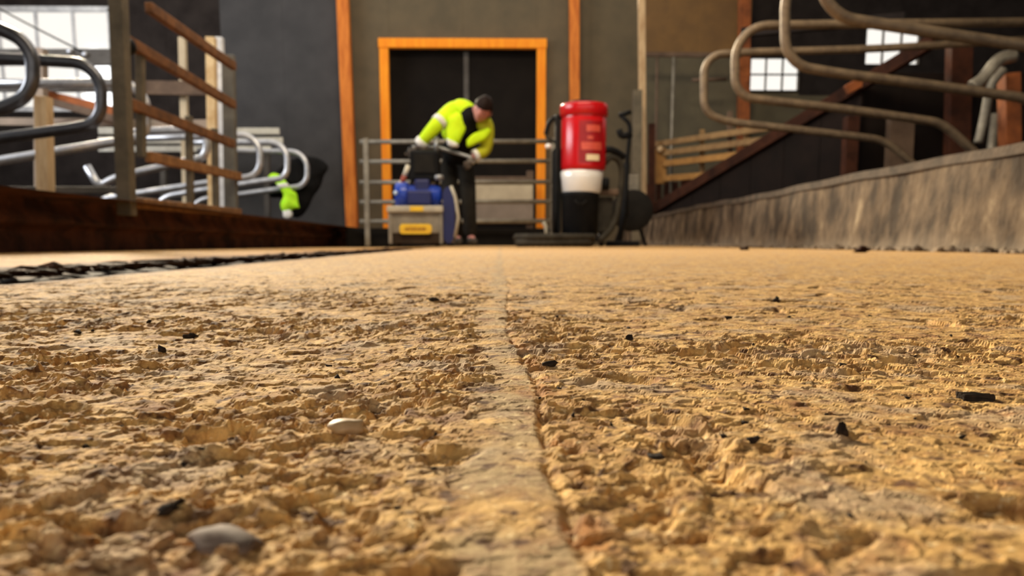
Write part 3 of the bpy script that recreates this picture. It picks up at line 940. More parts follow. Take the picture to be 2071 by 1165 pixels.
# timber barrier in the far right corner
tb = thing('timber_barrier', at_floor(1336, 11.2), 'tan timber rail barrier in the far right corner below the olive wall', 'barrier')
E0, E1 = 11.2, 9.2
for k, (ya, yb, m, h) in enumerate(((292, 256, 'rail_wood', 11), (312, 280, 'rail_wood', 11), (333, 305, 'yellow_wood', 12), (362, 345, 'yellow_wood', 12))):
    MB().bar(P(1326, ya, E0), P(1570, yb, E1), 0.05, h * pxm(10.5), 0.005).build('rail', M[m], tb)
for (px, py0, py1, Y, w, m) in ((1336, 300, 372, 11.1, 0.13, 'yellow_wood'), (1420, 262, 400, 10.5, 0.06, 'rail_wood'), (1476, 225, 420, 10.0, 0.06, 'beam_brown'), (1510, 255, 420, 9.7, 0.06, 'rail_wood')):
    MB().bar(P(px, py1, Y), P(px, py0, Y), w, w, 0.006).build('upright', M[m], tb)
MB().blob(P(1336, 302, 10.98), (0.045, 0.045, 0.045), None, 2).build('cap', M['pale_wood'], tb)
post(P(1318, 470, 11.0), P(1318, 250, 11.0), 12, M['red_wood'], 'corner_post', 'thin dark red post just right of the pale pole')
# lower timber boards under the barrier
lb = thing('board_skirting', at_floor(1360, 11.5, 0.3), 'dim red-brown boards on the wall foot under the tan barrier', 'boards')
for i in range(5):
    a, b = P(1306 + i * 34, 456, 11.6), P(1338 + i * 34, 372 - i * 4, 11.6)
    MB().box(((a.x + b.x) / 2, 11.6, (a.z + b.z) / 2), (b.x - a.x - 0.01, 0.05, b.z - a.z), None, 0.005).build('board', M['red_wood'], lb)

# ------------------------------------------------------------------ left side
GL = 'cubicle dividers behind the left kerb'
divider([(-160, 40), (-10, 52), (66, 92), (66, 190), (0, 222), (-160, 245)], 4.25, 0.034, M['divider_backlit'],
        'dark tubular cubicle divider end at the left edge of the frame', GL, [0, .15, .16, .16, .15, 0])
divider([(-200, 112), (60, 121), (205, 130), (205, 250), (130, 262), (20, 277), (-200, 305)], 5.0, 0.034, M['divider_backlit'],
        'dark looped cubicle divider with silver lower tube, left of the olive post', GL, [0, .2, .22, .22, .2, .2, 0])
divider([(-100, 172), (150, 168), (296, 170), (296, 278), (240, 286), (20, 322), (-150, 350)], 5.9, 0.033, M['galv'],
        'silver tubular cubicle divider with a long low tube running behind the olive post', GL, [0, .2, .2, .2, .2, .2, 0])
divider([(258, 268), (300, 265), (418, 262), (418, 318), (380, 325), (232, 360), (200, 378), (176, 336)], 7.0, 0.033, M['galv'],
        'silver cubicle divider with a kinked foot behind the rusty gate', GL, [0, .2, .15, .15, .2, .1, .06, 0])
divider([(250, 282), (400, 276), (526, 272), (526, 356), (470, 362), (300, 388), (200, 404)], 8.3, 0.033, M['galv'],
        'silver looped cubicle divider just right of the rusty gate', GL, [0, .2, .22, .22, .2, .2, 0])
divider([(380, 288), (480, 288), (581, 288), (581, 360), (540, 365), (400, 386), (330, 398)], 9.3, 0.034, M['galv'],
        'silver looped cubicle divider beside the hanging green hi-vis vest, nearer of the far two', GL, [0, .2, .22, .22, .2, .2, 0])
divider([(400, 304), (520, 306), (621, 307), (621, 376), (575, 381), (480, 394), (400, 404)], 10.2, 0.034, M['galv'],
        'silver looped cubicle divider farthest along the left kerb', GL, [0, .2, .22, .22, .2, .2, 0])

# rusty gate along the left kerb
Yn, Yf = 4.5, 6.5
gl = thing('stall_gate', P(258, 420, Yn), 'rusty brown five-rail gate standing along the left kerb edge', 'gate')
for (a, b, m) in (((300, 15), (473, 134), 'rust_rail'), ((256, 83), (473, 212), 'rust_rail'), ((262, 210), (471, 291), 'rust_rail'), ((300, 317), (484, 357), 'tan_rail'), ((269, 410), (484, 430), 'tan_rail')):
    t0 = (a[0] - 256) / 226; t1 = (b[0] - 256) / 226
    ya = 1 / (1 / Yn + (1 / Yf - 1 / Yn) * t0); yb = 1 / (1 / Yn + (1 / Yf - 1 / Yn) * t1)
    MB().bar(P(a[0], a[1], ya), P(b[0], b[1], yb), 0.045, 0.062, 0.008).build('rail', M[m], gl)
for (px, py0, py1, w, m) in ((283, 95, 318, 15, 'olive_post'), (382, 235, 420, 12, 'olive_post'), (434, 260, 425, 11, 'olive_post')):
    t0 = (px - 256) / 226; ya = 1 / (1 / Yn + (1 / Yf - 1 / Yn) * t0)
    MB().bar(P(px + 3, py1, ya + 0.03), P(px, py0, ya + 0.03), w * pxm(ya), 0.05, 0.006).build('stile', M[m], gl)
MB().bar(P(468, 434, Yf), P(462, 112, Yf), 24 * pxm(Yf), 0.06, 0.008).build('end_stile', M['grey_plate'], gl)
MB().blob(P(262, 95, Yn - 0.06), (0.035, 0.035, 0.045), None, 2).build('hinge', M['black'], gl)

post(P(257, 436, 4.36), P(238, -30, 4.36), 28, M['olive_post'], 'steel_post', 'thick olive-grey post at the near end of the rusty stall gate')
post(P(432, 425, 7.8), P(427, 76, 7.8), 17, M['cream_post'], 'stall_post', 'cream post beside the white one behind the rusty gate')
post(P(452, 425, 8.08), P(444, 76, 8.08), 14, M['white_post'], 'stall_post', 'cool white post right of the cream one behind the rusty gate')
post(P(378, 420, 9.72), P(369, 76, 9.72), 13, M['pale_board'], 'stall_post', 'thin pale post seen through the middle of the rusty gate')
post(P(93, 405, 5.6), P(88, 196, 5.6), 25, M['pale_wood'], 'stall_post', 'pale timber stub post behind the silver tubes at the left edge')
post(P(84, 400, 9.3), P(82, 98, 9.3), 19, M['dull_board'], 'stall_post', 'thin pinkish post in front of the bright opening at the left', 'post')

wb = thing('white_rails', P(300, 320, 10.9), 'three white horizontal boards behind the left cubicle dividers', 'rails')
for (x0, x1, ya, yb) in ((200, 565, 259, 271), (200, 572, 278, 290), (200, 548, 296, 307)):
    a, b = P(x0, yb, 10.9), P(x1, ya, 10.9)
    MB().box(((a.x + b.x) / 2, 10.9, (a.z + b.z) / 2), (b.x - a.x, 0.04, b.z - a.z), None, 0.006).build('board', M['white_board'], wb)
for px in (330, 540):
    MB().bar(P(px, 430, 10.96) * 1.0 + Vector((0, 0, HL - P(px, 430, 10.96).z)), P(px, 258, 10.96), 0.07, 0.07).build('upright', M['beam_grey'], wb)
post(P(252, 430, 9.5), P(248, 20, 9.5), 17, M['beam_grey'], 'stall_post', 'slim grey post almost hidden behind the olive-grey post')
for (px0, py0, px1, py1, h, Y, m, lab) in (
        (-60, 116, 252, 116, 30, 9.58, 'beam_grey', 'upper dark beam crossing the bright opening at the left'),
        (-60, 173, 252, 173, 24, 9.585, 'beam_grey', 'lower dark beam crossing the bright opening at the left'),
        (70, 186, 262, 233, 17, 9.42, 'rust_wood', 'sloping orange-brown rail below the bright opening at the left'),
        (100, 205, 250, 246, 14, 9.34, 'beam_brown', 'sloping dim brown rail under the orange-brown one'),
        (-60, 246, 252, 248, 14, 9.60, 'dull_board', 'pale horizontal board under the sloping brown rails'),
        (250, 177, 440, 180, 26, 9.6, 'beam_brown', 'wide brown beam behind the upper rails of the rusty gate'),
        (250, 252, 440, 252, 18, 9.6, 'dull_board', 'pinkish board above the three white boards'),
        (-60, 385, 240, 385, 14, 5.71, 'beam_grey', 'low grey rail behind the pale stub post')):
    mb = MB().bar(P(px0, py0, Y), P(px1, py1, Y), 0.06, h * pxm(Y), 0.006)
    solo(mb, 'cross_rail', M[m], P(px0, py0, Y), lab, 'rail')
mb = MB().tube([P(-350, -170, 9.52), P(48, 44, 9.52), P(110, 76, 9.52), P(172, 107, 9.54)], 0.010, 8)
solo(mb, 'cable', M['black'], P(172, 107, 9.54), 'thin black cable slanting across the bright opening at the left', 'cable')
for (px, py) in ((172, 110), (141, 104)):
    mb = MB().lathe([(0.0, -0.02), (0.028, -0.018), (0.03, 0.0), (0.028, 0.02), (0.0, 0.022)], P(px, py, 9.54), Euler((R(90), 0, 0)).to_matrix(), 16)
    solo(mb, 'bolt_head', M['galv'], P(px, py, 9.54), 'round pale bolt head on the upper dark beam, ' + ('right of the other' if px > 150 else 'left of the other'), 'bolt')

# hi-vis vest and black coat hung on the far dividers
def cloth(outline, Y, thick, seed, puff=0.6, n=14):
    """padded, folded cloth filling a closed outline"""
    pts = [P(x, y, Y) for (x, y) in outline]
    pts = spline(pts + [pts[0]], 4)[:-1]
    c = sum(pts, Vector()) / len(pts)
    rnd = random.Random(seed)
    ph = [rnd.uniform(0, 6.3) for _ in range(6)]
    m = len(pts)
    rings = [1.0, 0.92, 0.75, 0.5, 0.25]
    hh = [0.0, 0.55, 0.85, 1.0, 1.0]
    vs, fs = [], []
    for side in (-1, 1):
        b0 = len(vs)
        for r, h in zip(rings, hh):
            for i, p in enumerate(pts):
                q = c + (p - c) * r
                fold = 0.35 * math.sin((q.x * 34) + ph[0] + 1.5 * math.sin(q.z * 9 + ph[1])) + 0.25 * math.sin(q.z * 27 + ph[2] + q.x * 9)
                vs.append((q.x, Y + side * thick * h * (1 + fold * (puff if r < 1 else 0)), q.z))
        vs.append((c.x, Y + side * thick, c.z))
        for k in range(len(rings) - 1):
            for i in range(m):
                j = (i + 1) % m
                f = (b0 + k * m + i, b0 + k * m + j, b0 + (k + 1) * m + j, b0 + (k + 1) * m + i)
                fs.append(f)
        for i in range(m):
            fs.append((b0 + 4 * m + i, b0 + 4 * m + (i + 1) % m, len(vs) - 1))
    return MB().add(vs, fs, True)
mb = cloth([(560, 345), (585, 325), (618, 316), (648, 322), (664, 338), (655, 356), (648, 378), (634, 398), (625, 418), (611, 436), (596, 440), (585, 425), (572, 402), (545, 398), (548, 372)], 10.38, 0.09, 3)
coat = solo(mb, 'coat', M['shirt'], P(600, 440, 10.38), 'black coat hanging in a bundle behind the farthest left dividers', 'coat')
vest = thing('hi_vis_vest', P(582, 440, 10.05), 'crumpled fluorescent green hi-vis vest hung over the far left divider', 'vest')
cloth([(556, 366), (570, 358), (582, 372), (590, 384), (600, 392), (603, 410), (605, 421), (592, 424), (585, 432), (572, 428), (567, 414), (573, 398), (570, 386)], 10.13, 0.06, 5).build('body', M['hivis_green'], vest)
cloth([(543, 356), (552, 350), (566, 354), (570, 362), (562, 368), (548, 366)], 10.10, 0.05, 6).build('collar', M['hivis_green'], vest)
cloth([(572, 426), (586, 424), (592, 434), (586, 442), (574, 440)], 10.1, 0.045, 7).build('hem', M['reflect'], vest)
cloth([(560, 372), (580, 370), (584, 379), (564, 380)], 10.08, 0.03, 8).build('tape', M['reflect'], vest)

# ------------------------------------------------------------------ floor scarifier
SY = 6.95
zf = float(base_z(np.array([SY]))[0])
sc = thing('floor_scarifier', at_floor(842, SY + 0.3), 'blue floor scarifier with grey front housing and yellow label, beside the bending worker', 'machine')
def pbox(name, x0, y0, x1, y1, Ya, Yb, m, parent, bevel=0.01, rot=None):
    a, b = P(x0, y1, Ya), P(x1, y0, Ya)
    mb = MB().box(((a.x + b.x) / 2, (Ya + Yb) / 2, (a.z + b.z) / 2), (b.x - a.x, abs(Yb - Ya), b.z - a.z), rot, bevel)
    return mb.build(name, m, parent)
h1 = pbox('housing', 789, 428, 893, 472, SY, SY + 0.45, M['housing'], sc, 0.012)
pbox('housing_lip', 782, 416, 896, 429, SY - 0.03, SY + 0.46, M['housing_top'], sc, 0.012)
pbox('skirt', 792, 472, 890, 493, SY + 0.01, SY + 0.44, M['skirt'], sc, 0.01)
for (x0, x1) in ((786, 792), (889, 895)):
    pbox('side_plate', x0, 424, x1, 493, SY - 0.012, SY + 0.47, M['housing'], sc, 0.006)
# label: rounded plate with a line of worn print
def rounded(x0, y0, x1, y1, r, Y, n=6):
    out = []
    for (cx, cy, a0) in ((x1 - r, y0 + r, -90), (x1 - r, y1 - r, 0), (x0 + r, y1 - r, 90), (x0 + r, y0 + r, 180)):
        for k in range(n + 1):
            a = R(a0 + 90 * k / n)
            out.append(P(cx + r * math.cos(a), cy + r * math.sin(a), Y))
    return out
lab = MB().prism(rounded(808, 453, 873, 473, 7, SY - 0.022), (0, 0.02, 0)).build('label', M['yellow'], sc)
rnd = random.Random(2)
lt = MB()
# nine worn characters, too blurred in the photograph to spell
glyphs = [((0, 0, 0, 4), (2, 0, 2, 4), (0, 2, 2, 2)), ((0, 4, 1, 0), (1, 0, 2, 4), (0.5, 2.5, 1.5, 2.5)), ((0, 0, 2, 0), (1, 0, 1, 4)), ((0, 0, 0, 4), (0, 0, 2, 0), (0, 2, 2, 2), (0, 4, 2, 4)),
          ((0, 0, 0, 4), (0, 0, 2, 1), (2, 1, 0, 2), (0.6, 2, 2, 4)), ((2, 0, 0, 1), (0, 1, 2, 3), (2, 3, 0, 4)), ((0, 0, 0, 4), (0, 0, 2, 2), (2, 2, 0, 4)), ((0, 0, 0, 4), (2, 0, 2, 4), (0, 0, 2, 0), (0, 4, 2, 4)), ((0, 4, 1, 0), (1, 0, 2, 4), (0.5, 2.5, 1.5, 2.5))]
for i, g in enumerate(glyphs):
    gx = 819.5 + i * 4.75
    for (a, b, c, d) in g:
        lt.bar(P(gx + a * 1.7, 459.5 + b * 1.75, SY - 0.024), P(gx + c * 1.7, 459.5 + d * 1.75, SY - 0.024), 0.0055, 0.003, 0)
lt.build('print', M['letter'], lab)
pbox('top_label', 829, 417, 856, 427, SY - 0.036, SY - 0.028, M['yellow'], sc, 0.002)
# blue motor lying across, with cooling fins
ma, mb_ = P(800, 397, SY + 0.2), P(893, 397, SY + 0.2)
ax = Euler((0, R(90), 0)).to_matrix()
L_ = mb_.x - ma.x
prof = [(0.05, 0), (0.085, 0.004), (0.092, 0.02)]
k = 0.03
while k < L_ - 0.04:
    prof += [(0.092, k), (0.098, k + 0.003), (0.098, k + 0.009), (0.092, k + 0.012)]; k += 0.02
prof += [(0.09, L_ - 0.03), (0.08, L_ - 0.005), (0.04, L_)]
motor = MB().lathe(prof, ma, ax, 32).build('motor', M['blue'], sc)
MB().lathe([(0.102, 0), (0.112, 0.006), (0.112, 0.10), (0.104, 0.11)], P(801, 395, SY + 0.2), ax, 32).build('fan_cowl', M['blue'], motor)
MB().blob(P(800, 390, SY + 0.09), (0.02, 0.02, 0.02), None, 2).build('cap', M['lamp_blue'], motor)
pbox('motor_shroud', 822, 385, 872, 414, SY + 0.06, SY + 0.34, M['navy'], sc, 0.02)
pbox('motor_block', 838, 362, 868, 392, SY + 0.12, SY + 0.32, M['navy'], sc, 0.02)
# belt guard on the right
gd = []
for k in range(40):
    a = 2 * math.pi * k / 40
    gd.append(P(907 + 12 * math.cos(a), (395 if math.sin(a) < 0 else 470) + 22 * math.sin(a) * (0.8 if math.sin(a) < 0 else 1), SY + 0.03))
MB().prism(gd, (0, 0.42, 0)).build('belt_guard', M['navy'], sc)
MB().tube([P(912, 376, SY + 0.02), P(921, 400, SY + 0.02), P(927, 440, SY + 0.02), P(920, 480, SY + 0.02)], 0.014, 10).build('guard_rim', M['housing_top'], sc)
for px in (806, 884):
    w_ = MB().lathe([(0.03, -0.03), (0.085, -0.028), (0.095, -0.018), (0.095, 0.018), (0.085, 0.028), (0.03, 0.03)], (P(px, 480, SY + 0.55).x, SY + 0.55, zf + 0.096), ax, 28).build('wheel', M['rubber'], sc)
    MB().lathe([(0.01, -0.034), (0.04, -0.033), (0.04, 0.033), (0.01, 0.034)], (P(px, 480, SY + 0.55).x, SY + 0.55, zf + 0.096), ax, 20).build('hub', M['steel'], w_)
pbox('control_box', 829, 303, 886, 366, SY + 0.22, SY + 0.48, M['black'], sc, 0.025)
pbox('switch_panel', 838, 312, 878, 350, SY + 0.205, SY + 0.225, M['rubber'], sc, 0.006)
for px in (833, 884):
    MB().tube(fillet([P(px, 420, SY + 0.35), P(px, 330, SY + 0.50), P(px, 300, SY + 0.55)], 0.05), 0.016, 12).build('handle_tube', M['black'], sc)
bar_ = MB().tube(fillet([P(822, 312, SY + 0.5), P(832, 297, SY + 0.55), P(886, 298, SY + 0.55), P(952, 318, SY + 0.48), P(958, 330, SY + 0.45)], 0.04), 0.016, 12).build('handlebar', M['steel'], sc)
for (a, b) in (((822, 312), (834, 299)), ((946, 317), (957, 328))):
    MB().tube([P(a[0], a[1], SY + 0.5), P(b[0], b[1], SY + (0.54 if a[0] < 900 else 0.46))], 0.022, 12).build('grip', M['rubber'], bar_)
MB().tube([P(882, 306, SY + 0.44), P(883, 278, SY + 0.46)], 0.018, 12).build('lever', M['steel'], sc)
MB().lathe([(0.0, -0.025), (0.035, -0.02), (0.04, 0), (0.035, 0.02), (0, 0.025)], P(888, 359, SY + 0.15), None, 24).build('pull_knob', M['steel'], sc)
pg = MB().tube([P(812, 371, SY + 0.25), P(818, 356, SY + 0.25)], 0.024, 14).build('power_plug', M['plug_red'], sc)
MB().tube([P(818, 356, SY + 0.25), P(826, 334, SY + 0.25)], 0.022, 14).build('plug_body', M['plug_white'], pg)
MB().tube([P(806, 378, SY + 0.25), P(813, 369, SY + 0.25)], 0.026, 14).build('socket', M['plug_white'], pg)

# ------------------------------------------------------------------ industrial vacuum
VY = 7.0
zv = float(base_z(np.array([VY]))[0])
vc = thing('industrial_vacuum', at_floor(1172, VY), 'tall red drum industrial vacuum cleaner on a black wheeled frame right of the worker', 'vacuum cleaner')
cx = P(1180, 300, VY).x
rad = 45 * pxm(VY)
def zz(py): return P(1180, py, VY).z
drum = MB().lathe([(rad * 0.90, zz(346)), (rad * 0.97, zz(343)), (rad * 0.985, zz(336)), (rad * 0.985, zz(243)), (rad * 0.97, zz(241)), (rad * 0.98, zz(238)), (rad * 0.98, zz(236))], (cx, VY, 0), None, 56).build('drum', M['red'], vc)
lid = MB().lathe([(rad * 1.0, zz(238)), (rad * 1.045, zz(236)), (rad * 1.045, zz(217)), (rad * 1.02, zz(213)), (rad * 0.9, zz(211.5)), (rad * 0.3, zz(210))], (cx, VY, 0), None, 56).build('lid', M['red'], vc)
MB().lathe([(rad * 0.55, zz(212)), (rad * 0.5, zz(205)), (rad * 0.3, zz(203)), (rad * 0.05, zz(202))], (P(1176, 300, VY).x, VY, 0), None, 32).build('lid_cap', M['rubber'], lid)
def curved_plate(px0, px1, py0, py1, off, m, name, parent):
    a0 = math.asin(max(-0.98, min(0.98, (P(px0, 300, VY).x - cx) / rad))); a1 = math.asin(max(-0.98, min(0.98, (P(px1, 300, VY).x - cx) / rad)))
    vs, fs = [], []
    n = 10
    r = rad * 0.985 + off
    for k in range(n + 1):
        a = a0 + (a1 - a0) * k / n
        for rr_ in (r, r - 0.006):
            for z in (zz(py1), zz(py0)):
                vs.append((cx + rr_ * math.sin(a), VY - rr_ * math.cos(a), z))
    for k in range(n):
        i = k * 4; j = i + 4
        fs += [(i, j, j + 1, i + 1), (i + 2, i + 3, j + 3, j + 2), (i + 1, j + 1, j + 3, i + 3), (i, i + 2, j + 2, j)]
    fs += [(0, 1, 3, 2), (n * 4, n * 4 + 2, n * 4 + 3, n * 4 + 1)]
    return MB().add(vs, fs).build(name, m, parent)
pl = curved_plate(1166, 1214, 250, 333, 0.003, M['dark_red'], 'panel_sticker', drum)
curved_plate(1181, 1208, 259, 272, 0.006, M['faded_red'], 'emblem', drum)
curved_plate(1183, 1194, 281, 287, 0.006, M['faded_red'], 'emblem', drum)
curved_plate(1171, 1211, 293, 308, 0.006, M['faded_red'], 'banner_sticker', drum)
curved_plate(1181, 1207, 317, 329, 0.006, M['label_cream'], 'label', drum)
lt = MB().box((P(1219, 228, VY).x, VY - 0.07, zz(228)), (0.03, 0.06, 0.085), None, 0.008).build('latch', M['chrome'], lid)
# bright cone under the drum, dark bin below
MB().lathe([(rad * 0.80, zz(392)), (rad * 0.86, zz(388)), (rad * 0.92, zz(362)), (rad * 0.95, zz(350)), (rad * 0.88, zz(346))], (P(1177, 300, VY).x, VY, 0), None, 48).build('collar', M['chrome'], vc)
pbin = MB().lathe([(rad * 0.70, zz(478)), (rad * 0.78, zz(474)), (rad * 0.82, zz(400)), (rad * 0.86, zz(396)), (rad * 0.86, zz(390)), (rad * 0.6, zz(388))], (P(1174, 300, VY).x, VY, 0), None, 48).build('dust_bin', M['black'], vc)
MB().tube([P(1163, 405, VY - 0.17), P(1168, 412, VY - 0.185), P(1180, 412, VY - 0.185), P(1186, 405, VY - 0.17)], 0.008, 8).build('bin_handle', M['rubber'], pbin)
# frame
for (px0, px1, dy) in ((1127, 1122, -0.02), (1130, 1127, 0.22)):
    MB().tube(fillet([P(px0, 232, VY + dy), P(px0 - 2, 400, VY + dy), P(px1, 480, VY + dy)], 0.1), 0.018, 12).build('frame_tube', M['black'], vc)
pbox('frame_plate', 1118, 300, 1136, 470, VY - 0.01, VY + 0.22, M['black'], vc, 0.01)
pbox('chassis', 1108, 476, 1222, 489, VY - 0.16, VY + 0.22, M['black'], vc, 0.012)
for (px, dy) in ((1122, 0.24), (1216, 0.24)):
    w_ = MB().lathe([(0.02, -0.022), (0.075, -0.02), (0.085, -0.012), (0.085, 0.012), (0.075, 0.02), (0.02, 0.022)], (P(px, 480, VY + dy).x, VY + dy, zv + 0.086), ax, 28).build('wheel', M['rubber'], vc)
    MB().lathe([(0.008, -0.026), (0.03, -0.025), (0.03, 0.025), (0.008, 0.026)], (P(px, 480, VY + dy).x, VY + dy, zv + 0.086), ax, 18).build('hub', M['steel'], w_)
MB().tube(fillet([P(1098, 450, VY - 0.1), P(1103, 455, VY - 0.1), P(1107, 482, VY - 0.1)], 0.03), 0.016, 10).build('caster_fork', M['housing_top'], vc)
MB().blob(P(1109, 296, VY - 0.03), (0.028, 0.028, 0.024), None, 2).build('valve_knob', M['chrome'], vc)
MB().tube(spline([P(1104, 272, VY), P(1110, 250, VY), P(1122, 238, VY), P(1136, 236, VY)]), 0.020, 12).build('push_handle', M['black'], vc)
MB().tube(spline([P(1104, 272, VY), P(1112, 282, VY), P(1126, 288, VY)]), 0.016, 12).build('push_handle', M['hose'], vc)
# right-hand hose leaving the drum and dropping to the floor
def ribbed(pts, r, n=14):
    p = spline(pts, n)
    return p, [r * (1.0 + (0.10 if i % 2 else -0.04)) for i in range(len(p))]
p, rr_ = ribbed([P(1222, 330, VY), P(1236, 318, VY), P(1252, 326, VY + 0.03), P(1258, 352, VY + 0.05), P(1254, 392, VY + 0.03), P(1248, 430, VY), P(1236, 462, VY - 0.06), P(1214, 486, VY - 0.18)], 0.026)
MB().tube(p, rr_, 14).build('suction_hose', M['hose'], vc)
p, rr_ = ribbed([P(1214, 314, VY - 0.02), P(1228, 303, VY - 0.02), P(1244, 306, VY), P(1262, 318, VY + 0.05)], 0.028)
MB().tube(p, rr_, 14).build('inlet_hose', M['black'], vc)
MB().lathe([(0.03, -0.03), (0.05, -0.03), (0.055, 0), (0.05, 0.03), (0.03, 0.03)], P(1224, 372, VY), ax, 24).build('outlet_port', M['black'], vc)
pbox('side_plate', 1208, 398, 1240, 470, VY + 0.05, VY + 0.2, M['hose'], vc, 0.01)
pbox('side_bracket', 1216, 382, 1252, 394, VY + 0.0, VY + 0.12, M['beam_brown'], vc, 0.01)
# hose coil lying flat on the floor in front
hz = zv
p = []
c0 = P(1112, 490, VY - 0.28)
for k in range(150):
    a = 2 * math.pi * k / 75
    rx = 0.30 + 0.02 * math.sin(k * 0.31); ry = 0.20
    p.append(Vector((c0.x + 0.02 + rx * math.cos(a), VY - 0.44 + ry * math.sin(a), hz + 0.030 + (0.045 if k > 78 else 0.0) * min(1, (k - 78) / 10 if k > 78 else 0))))
mb = MB().tube(p, [0.029 * (1.0 + (0.08 if i % 2 else -0.03)) for i in range(len(p))], 12)
solo(mb, 'coiled_hose', M['hose'], (c0.x, VY - 0.44, hz), 'dark ribbed hose coiled flat on the floor at the foot of the red vacuum', 'hose')

# suction wand standing behind
wd = thing('suction_wand', at_floor(1262, 7.62), 'black suction wand with bent handle leaning right of the red vacuum', 'wand')
MB().tube(fillet([P(1266, 440, 7.62), P(1268, 330, 7.62), P(1275, 262, 7.62), P(1272, 248, 7.62), P(1258, 236, 7.62)], 0.04), 0.020, 12).build('pipe', M['black'], wd)
MB().tube([P(1252, 234, 7.62), P(1276, 226, 7.62)], 0.022, 12).build('grip', M['black'], wd)
MB().tube(fillet([P(1252, 262, 7.62), P(1256, 276, 7.62), P(1278, 272, 7.62)], 0.03), 0.03, 12).build('side_handle', M['black'], wd)
MB().tube([P(1268, 330, 7.62), P(1262, 430, 7.6), P(1252, 489, 7.55)], 0.028, 12).build('lower_pipe', M['black'], wd)
MB().box((P(1250, 490, 7.55).x, 7.28, zv + 0.026), (0.30, 0.09, 0.05), None, 0.012).build('floor_nozzle', M['black'], wd)
rl = thing('hose_reel', at_floor(1276, 7.9), 'black round hose reel standing at the far end of the right kerb', 'reel')
ry = Euler((R(90), 0, 0)).to_matrix()
cc = P(1278, 426, 7.9)
MB().lathe([(0.05, -0.06), (0.19, -0.06), (0.20, -0.05), (0.20, -0.035), (0.13, -0.03), (0.13, 0.03), (0.20, 0.035), (0.20, 0.05), (0.19, 0.06), (0.05, 0.06)], cc, ry, 40).build('drum', M['rubber'], rl)
for dx in (-0.16, 0.16):
    MB().bar((cc.x + dx, 7.98, zv), (cc.x + dx * 0.2, 7.98, cc.z), 0.03).build('leg', M['black'], rl)
MB().box((cc.x, 7.98, cc.z + 0.25), (0.14, 0.06, 0.2), None, 0.01).build('bracket', M['galv_dull'], rl)
MB().bar((cc.x, 7.98, cc.z - 0.02), (cc.x, 7.98, cc.z + 0.2), 0.04).build('stem', M['black'], rl)

# ------------------------------------------------------------------ the worker
def skin_mesh(name, nodes, edges, root, levels=2):
    """nodes: {key: (point, radius or (rx, ry))}; returns an evaluated mesh"""
    me = bpy.data.meshes.new(name)
    bm = bmesh.new()
    lay = bm.verts.layers.skin.verify()
    vs = {}
    for k, (p, r) in nodes.items():
        v = bm.verts.new(p)
        v[lay].radius = (r, r) if not isinstance(r, tuple) else r
        v[lay].use_root = (k == root)
        vs[k] = v
    for a, b in edges:
        bm.edges.new((vs[a], vs[b]))
    bm.to_mesh(me); bm.free()
    o = bpy.data.objects.new(name + '_tmp', me)
    COL.objects.link(o)
    s = o.modifiers.new('skin', 'SKIN'); s.use_smooth_shade = True
    s.branch_smoothing = 0.6
    u = o.modifiers.new('sub', 'SUBSURF'); u.levels = levels; u.render_levels = levels
    dg = bpy.context.evaluated_depsgraph_get()
    ev = o.evaluated_get(dg)
    m2 = bpy.data.meshes.new_from_object(ev)
    bpy.data.objects.remove(o)
    V = [tuple(v.co) for v in m2.vertices]
    Fc = [tuple(p.vertices) for p in m2.polygons]
    bpy.data.meshes.remove(m2)
    return V, Fc
def chain(keys): return list(zip(keys[:-1], keys[1:]))

WY = 7.75
foot_z = float(base_z(np.array([7.7]))[0])
per = thing('person', at_floor(935, 7.75), 'worker in an open hi-vis yellow jacket bending over the blue floor scarifier', 'person')
J = {}
J['pelvis'] = P(922, 318, 7.82)
J['waist'] = P(927, 292, 7.74)
J['chest'] = P(938, 252, 7.56)
J['upper'] = P(946, 230, 7.48)
J['neck'] = P(958, 226, 7.40)
J['r_sh'] = P(916, 222, 7.50)
J['r_el'] = P(883, 252, 7.42)
J['r_wr'] = P(846, 296, 7.48)
J['l_sh'] = P(986, 254, 7.45)
J['l_el'] = P(984, 303, 7.50)
J['l_wr'] = P(954, 318, 7.44)
J['r_hip'] = P(904, 330, 7.84)
J['l_hip'] = P(942, 328, 7.82)
J['r_kn'] = P(914, 408, 7.66)
J['l_kn'] = P(948, 408, 7.64)
J['r_an'] = P(925, 482, 7.86)
J['l_an'] = P(952, 483, 7.74)
J['r_an'].z = foot_z + 0.09; J['l_an'].z = foot_z + 0.09
J['r_toe'] = J['r_an'] + Vector((0.02, -0.19, -0.05)); J['l_toe'] = J['l_an'] + Vector((0.035, -0.19, -0.05))
# hands close on the machine's handlebar
def hand(wr, tip, palm_n, side):
    """palm plus five bent finger chains from wrist towards tip"""
    d = (tip - wr).normalized()
    n = (palm_n - d * palm_n.dot(d)).normalized()
    s = d.cross(n) * side
    nodes = {'w': (wr, 0.026), 'p1': (wr + d * 0.045, (0.038, 0.018)), 'p2': (wr + d * 0.085, (0.036, 0.015))}
    parts = [(nodes, [('w', 'p1'), ('p1', 'p2')], 'w')]
    for i, L in enumerate((0.072, 0.080, 0.075, 0.058)):
        b = wr + d * 0.078 + s * (0.030 - 0.020 * i)
        pts = [b, b + d * L * 0.42 + n * 0.010, b + d * L * 0.55 + n * L * 0.45, b + d * L * 0.20 + n * L * 0.62]
        parts.append(({k: (q, 0.0095 - 0.0008 * k) for k, q in enumerate(pts)}, chain(range(4)), 0))
    b = wr + d * 0.035 + s * 0.034
    pts = [b, b + d * 0.03 + s * 0.014 + n * 0.012, b + d * 0.055 + s * 0.008 + n * 0.03]
    parts.append(({k: (q, 0.011 - 0.001 * k) for k, q in enumerate(pts)}, chain(range(3)), 0))
    return parts
body = MB()
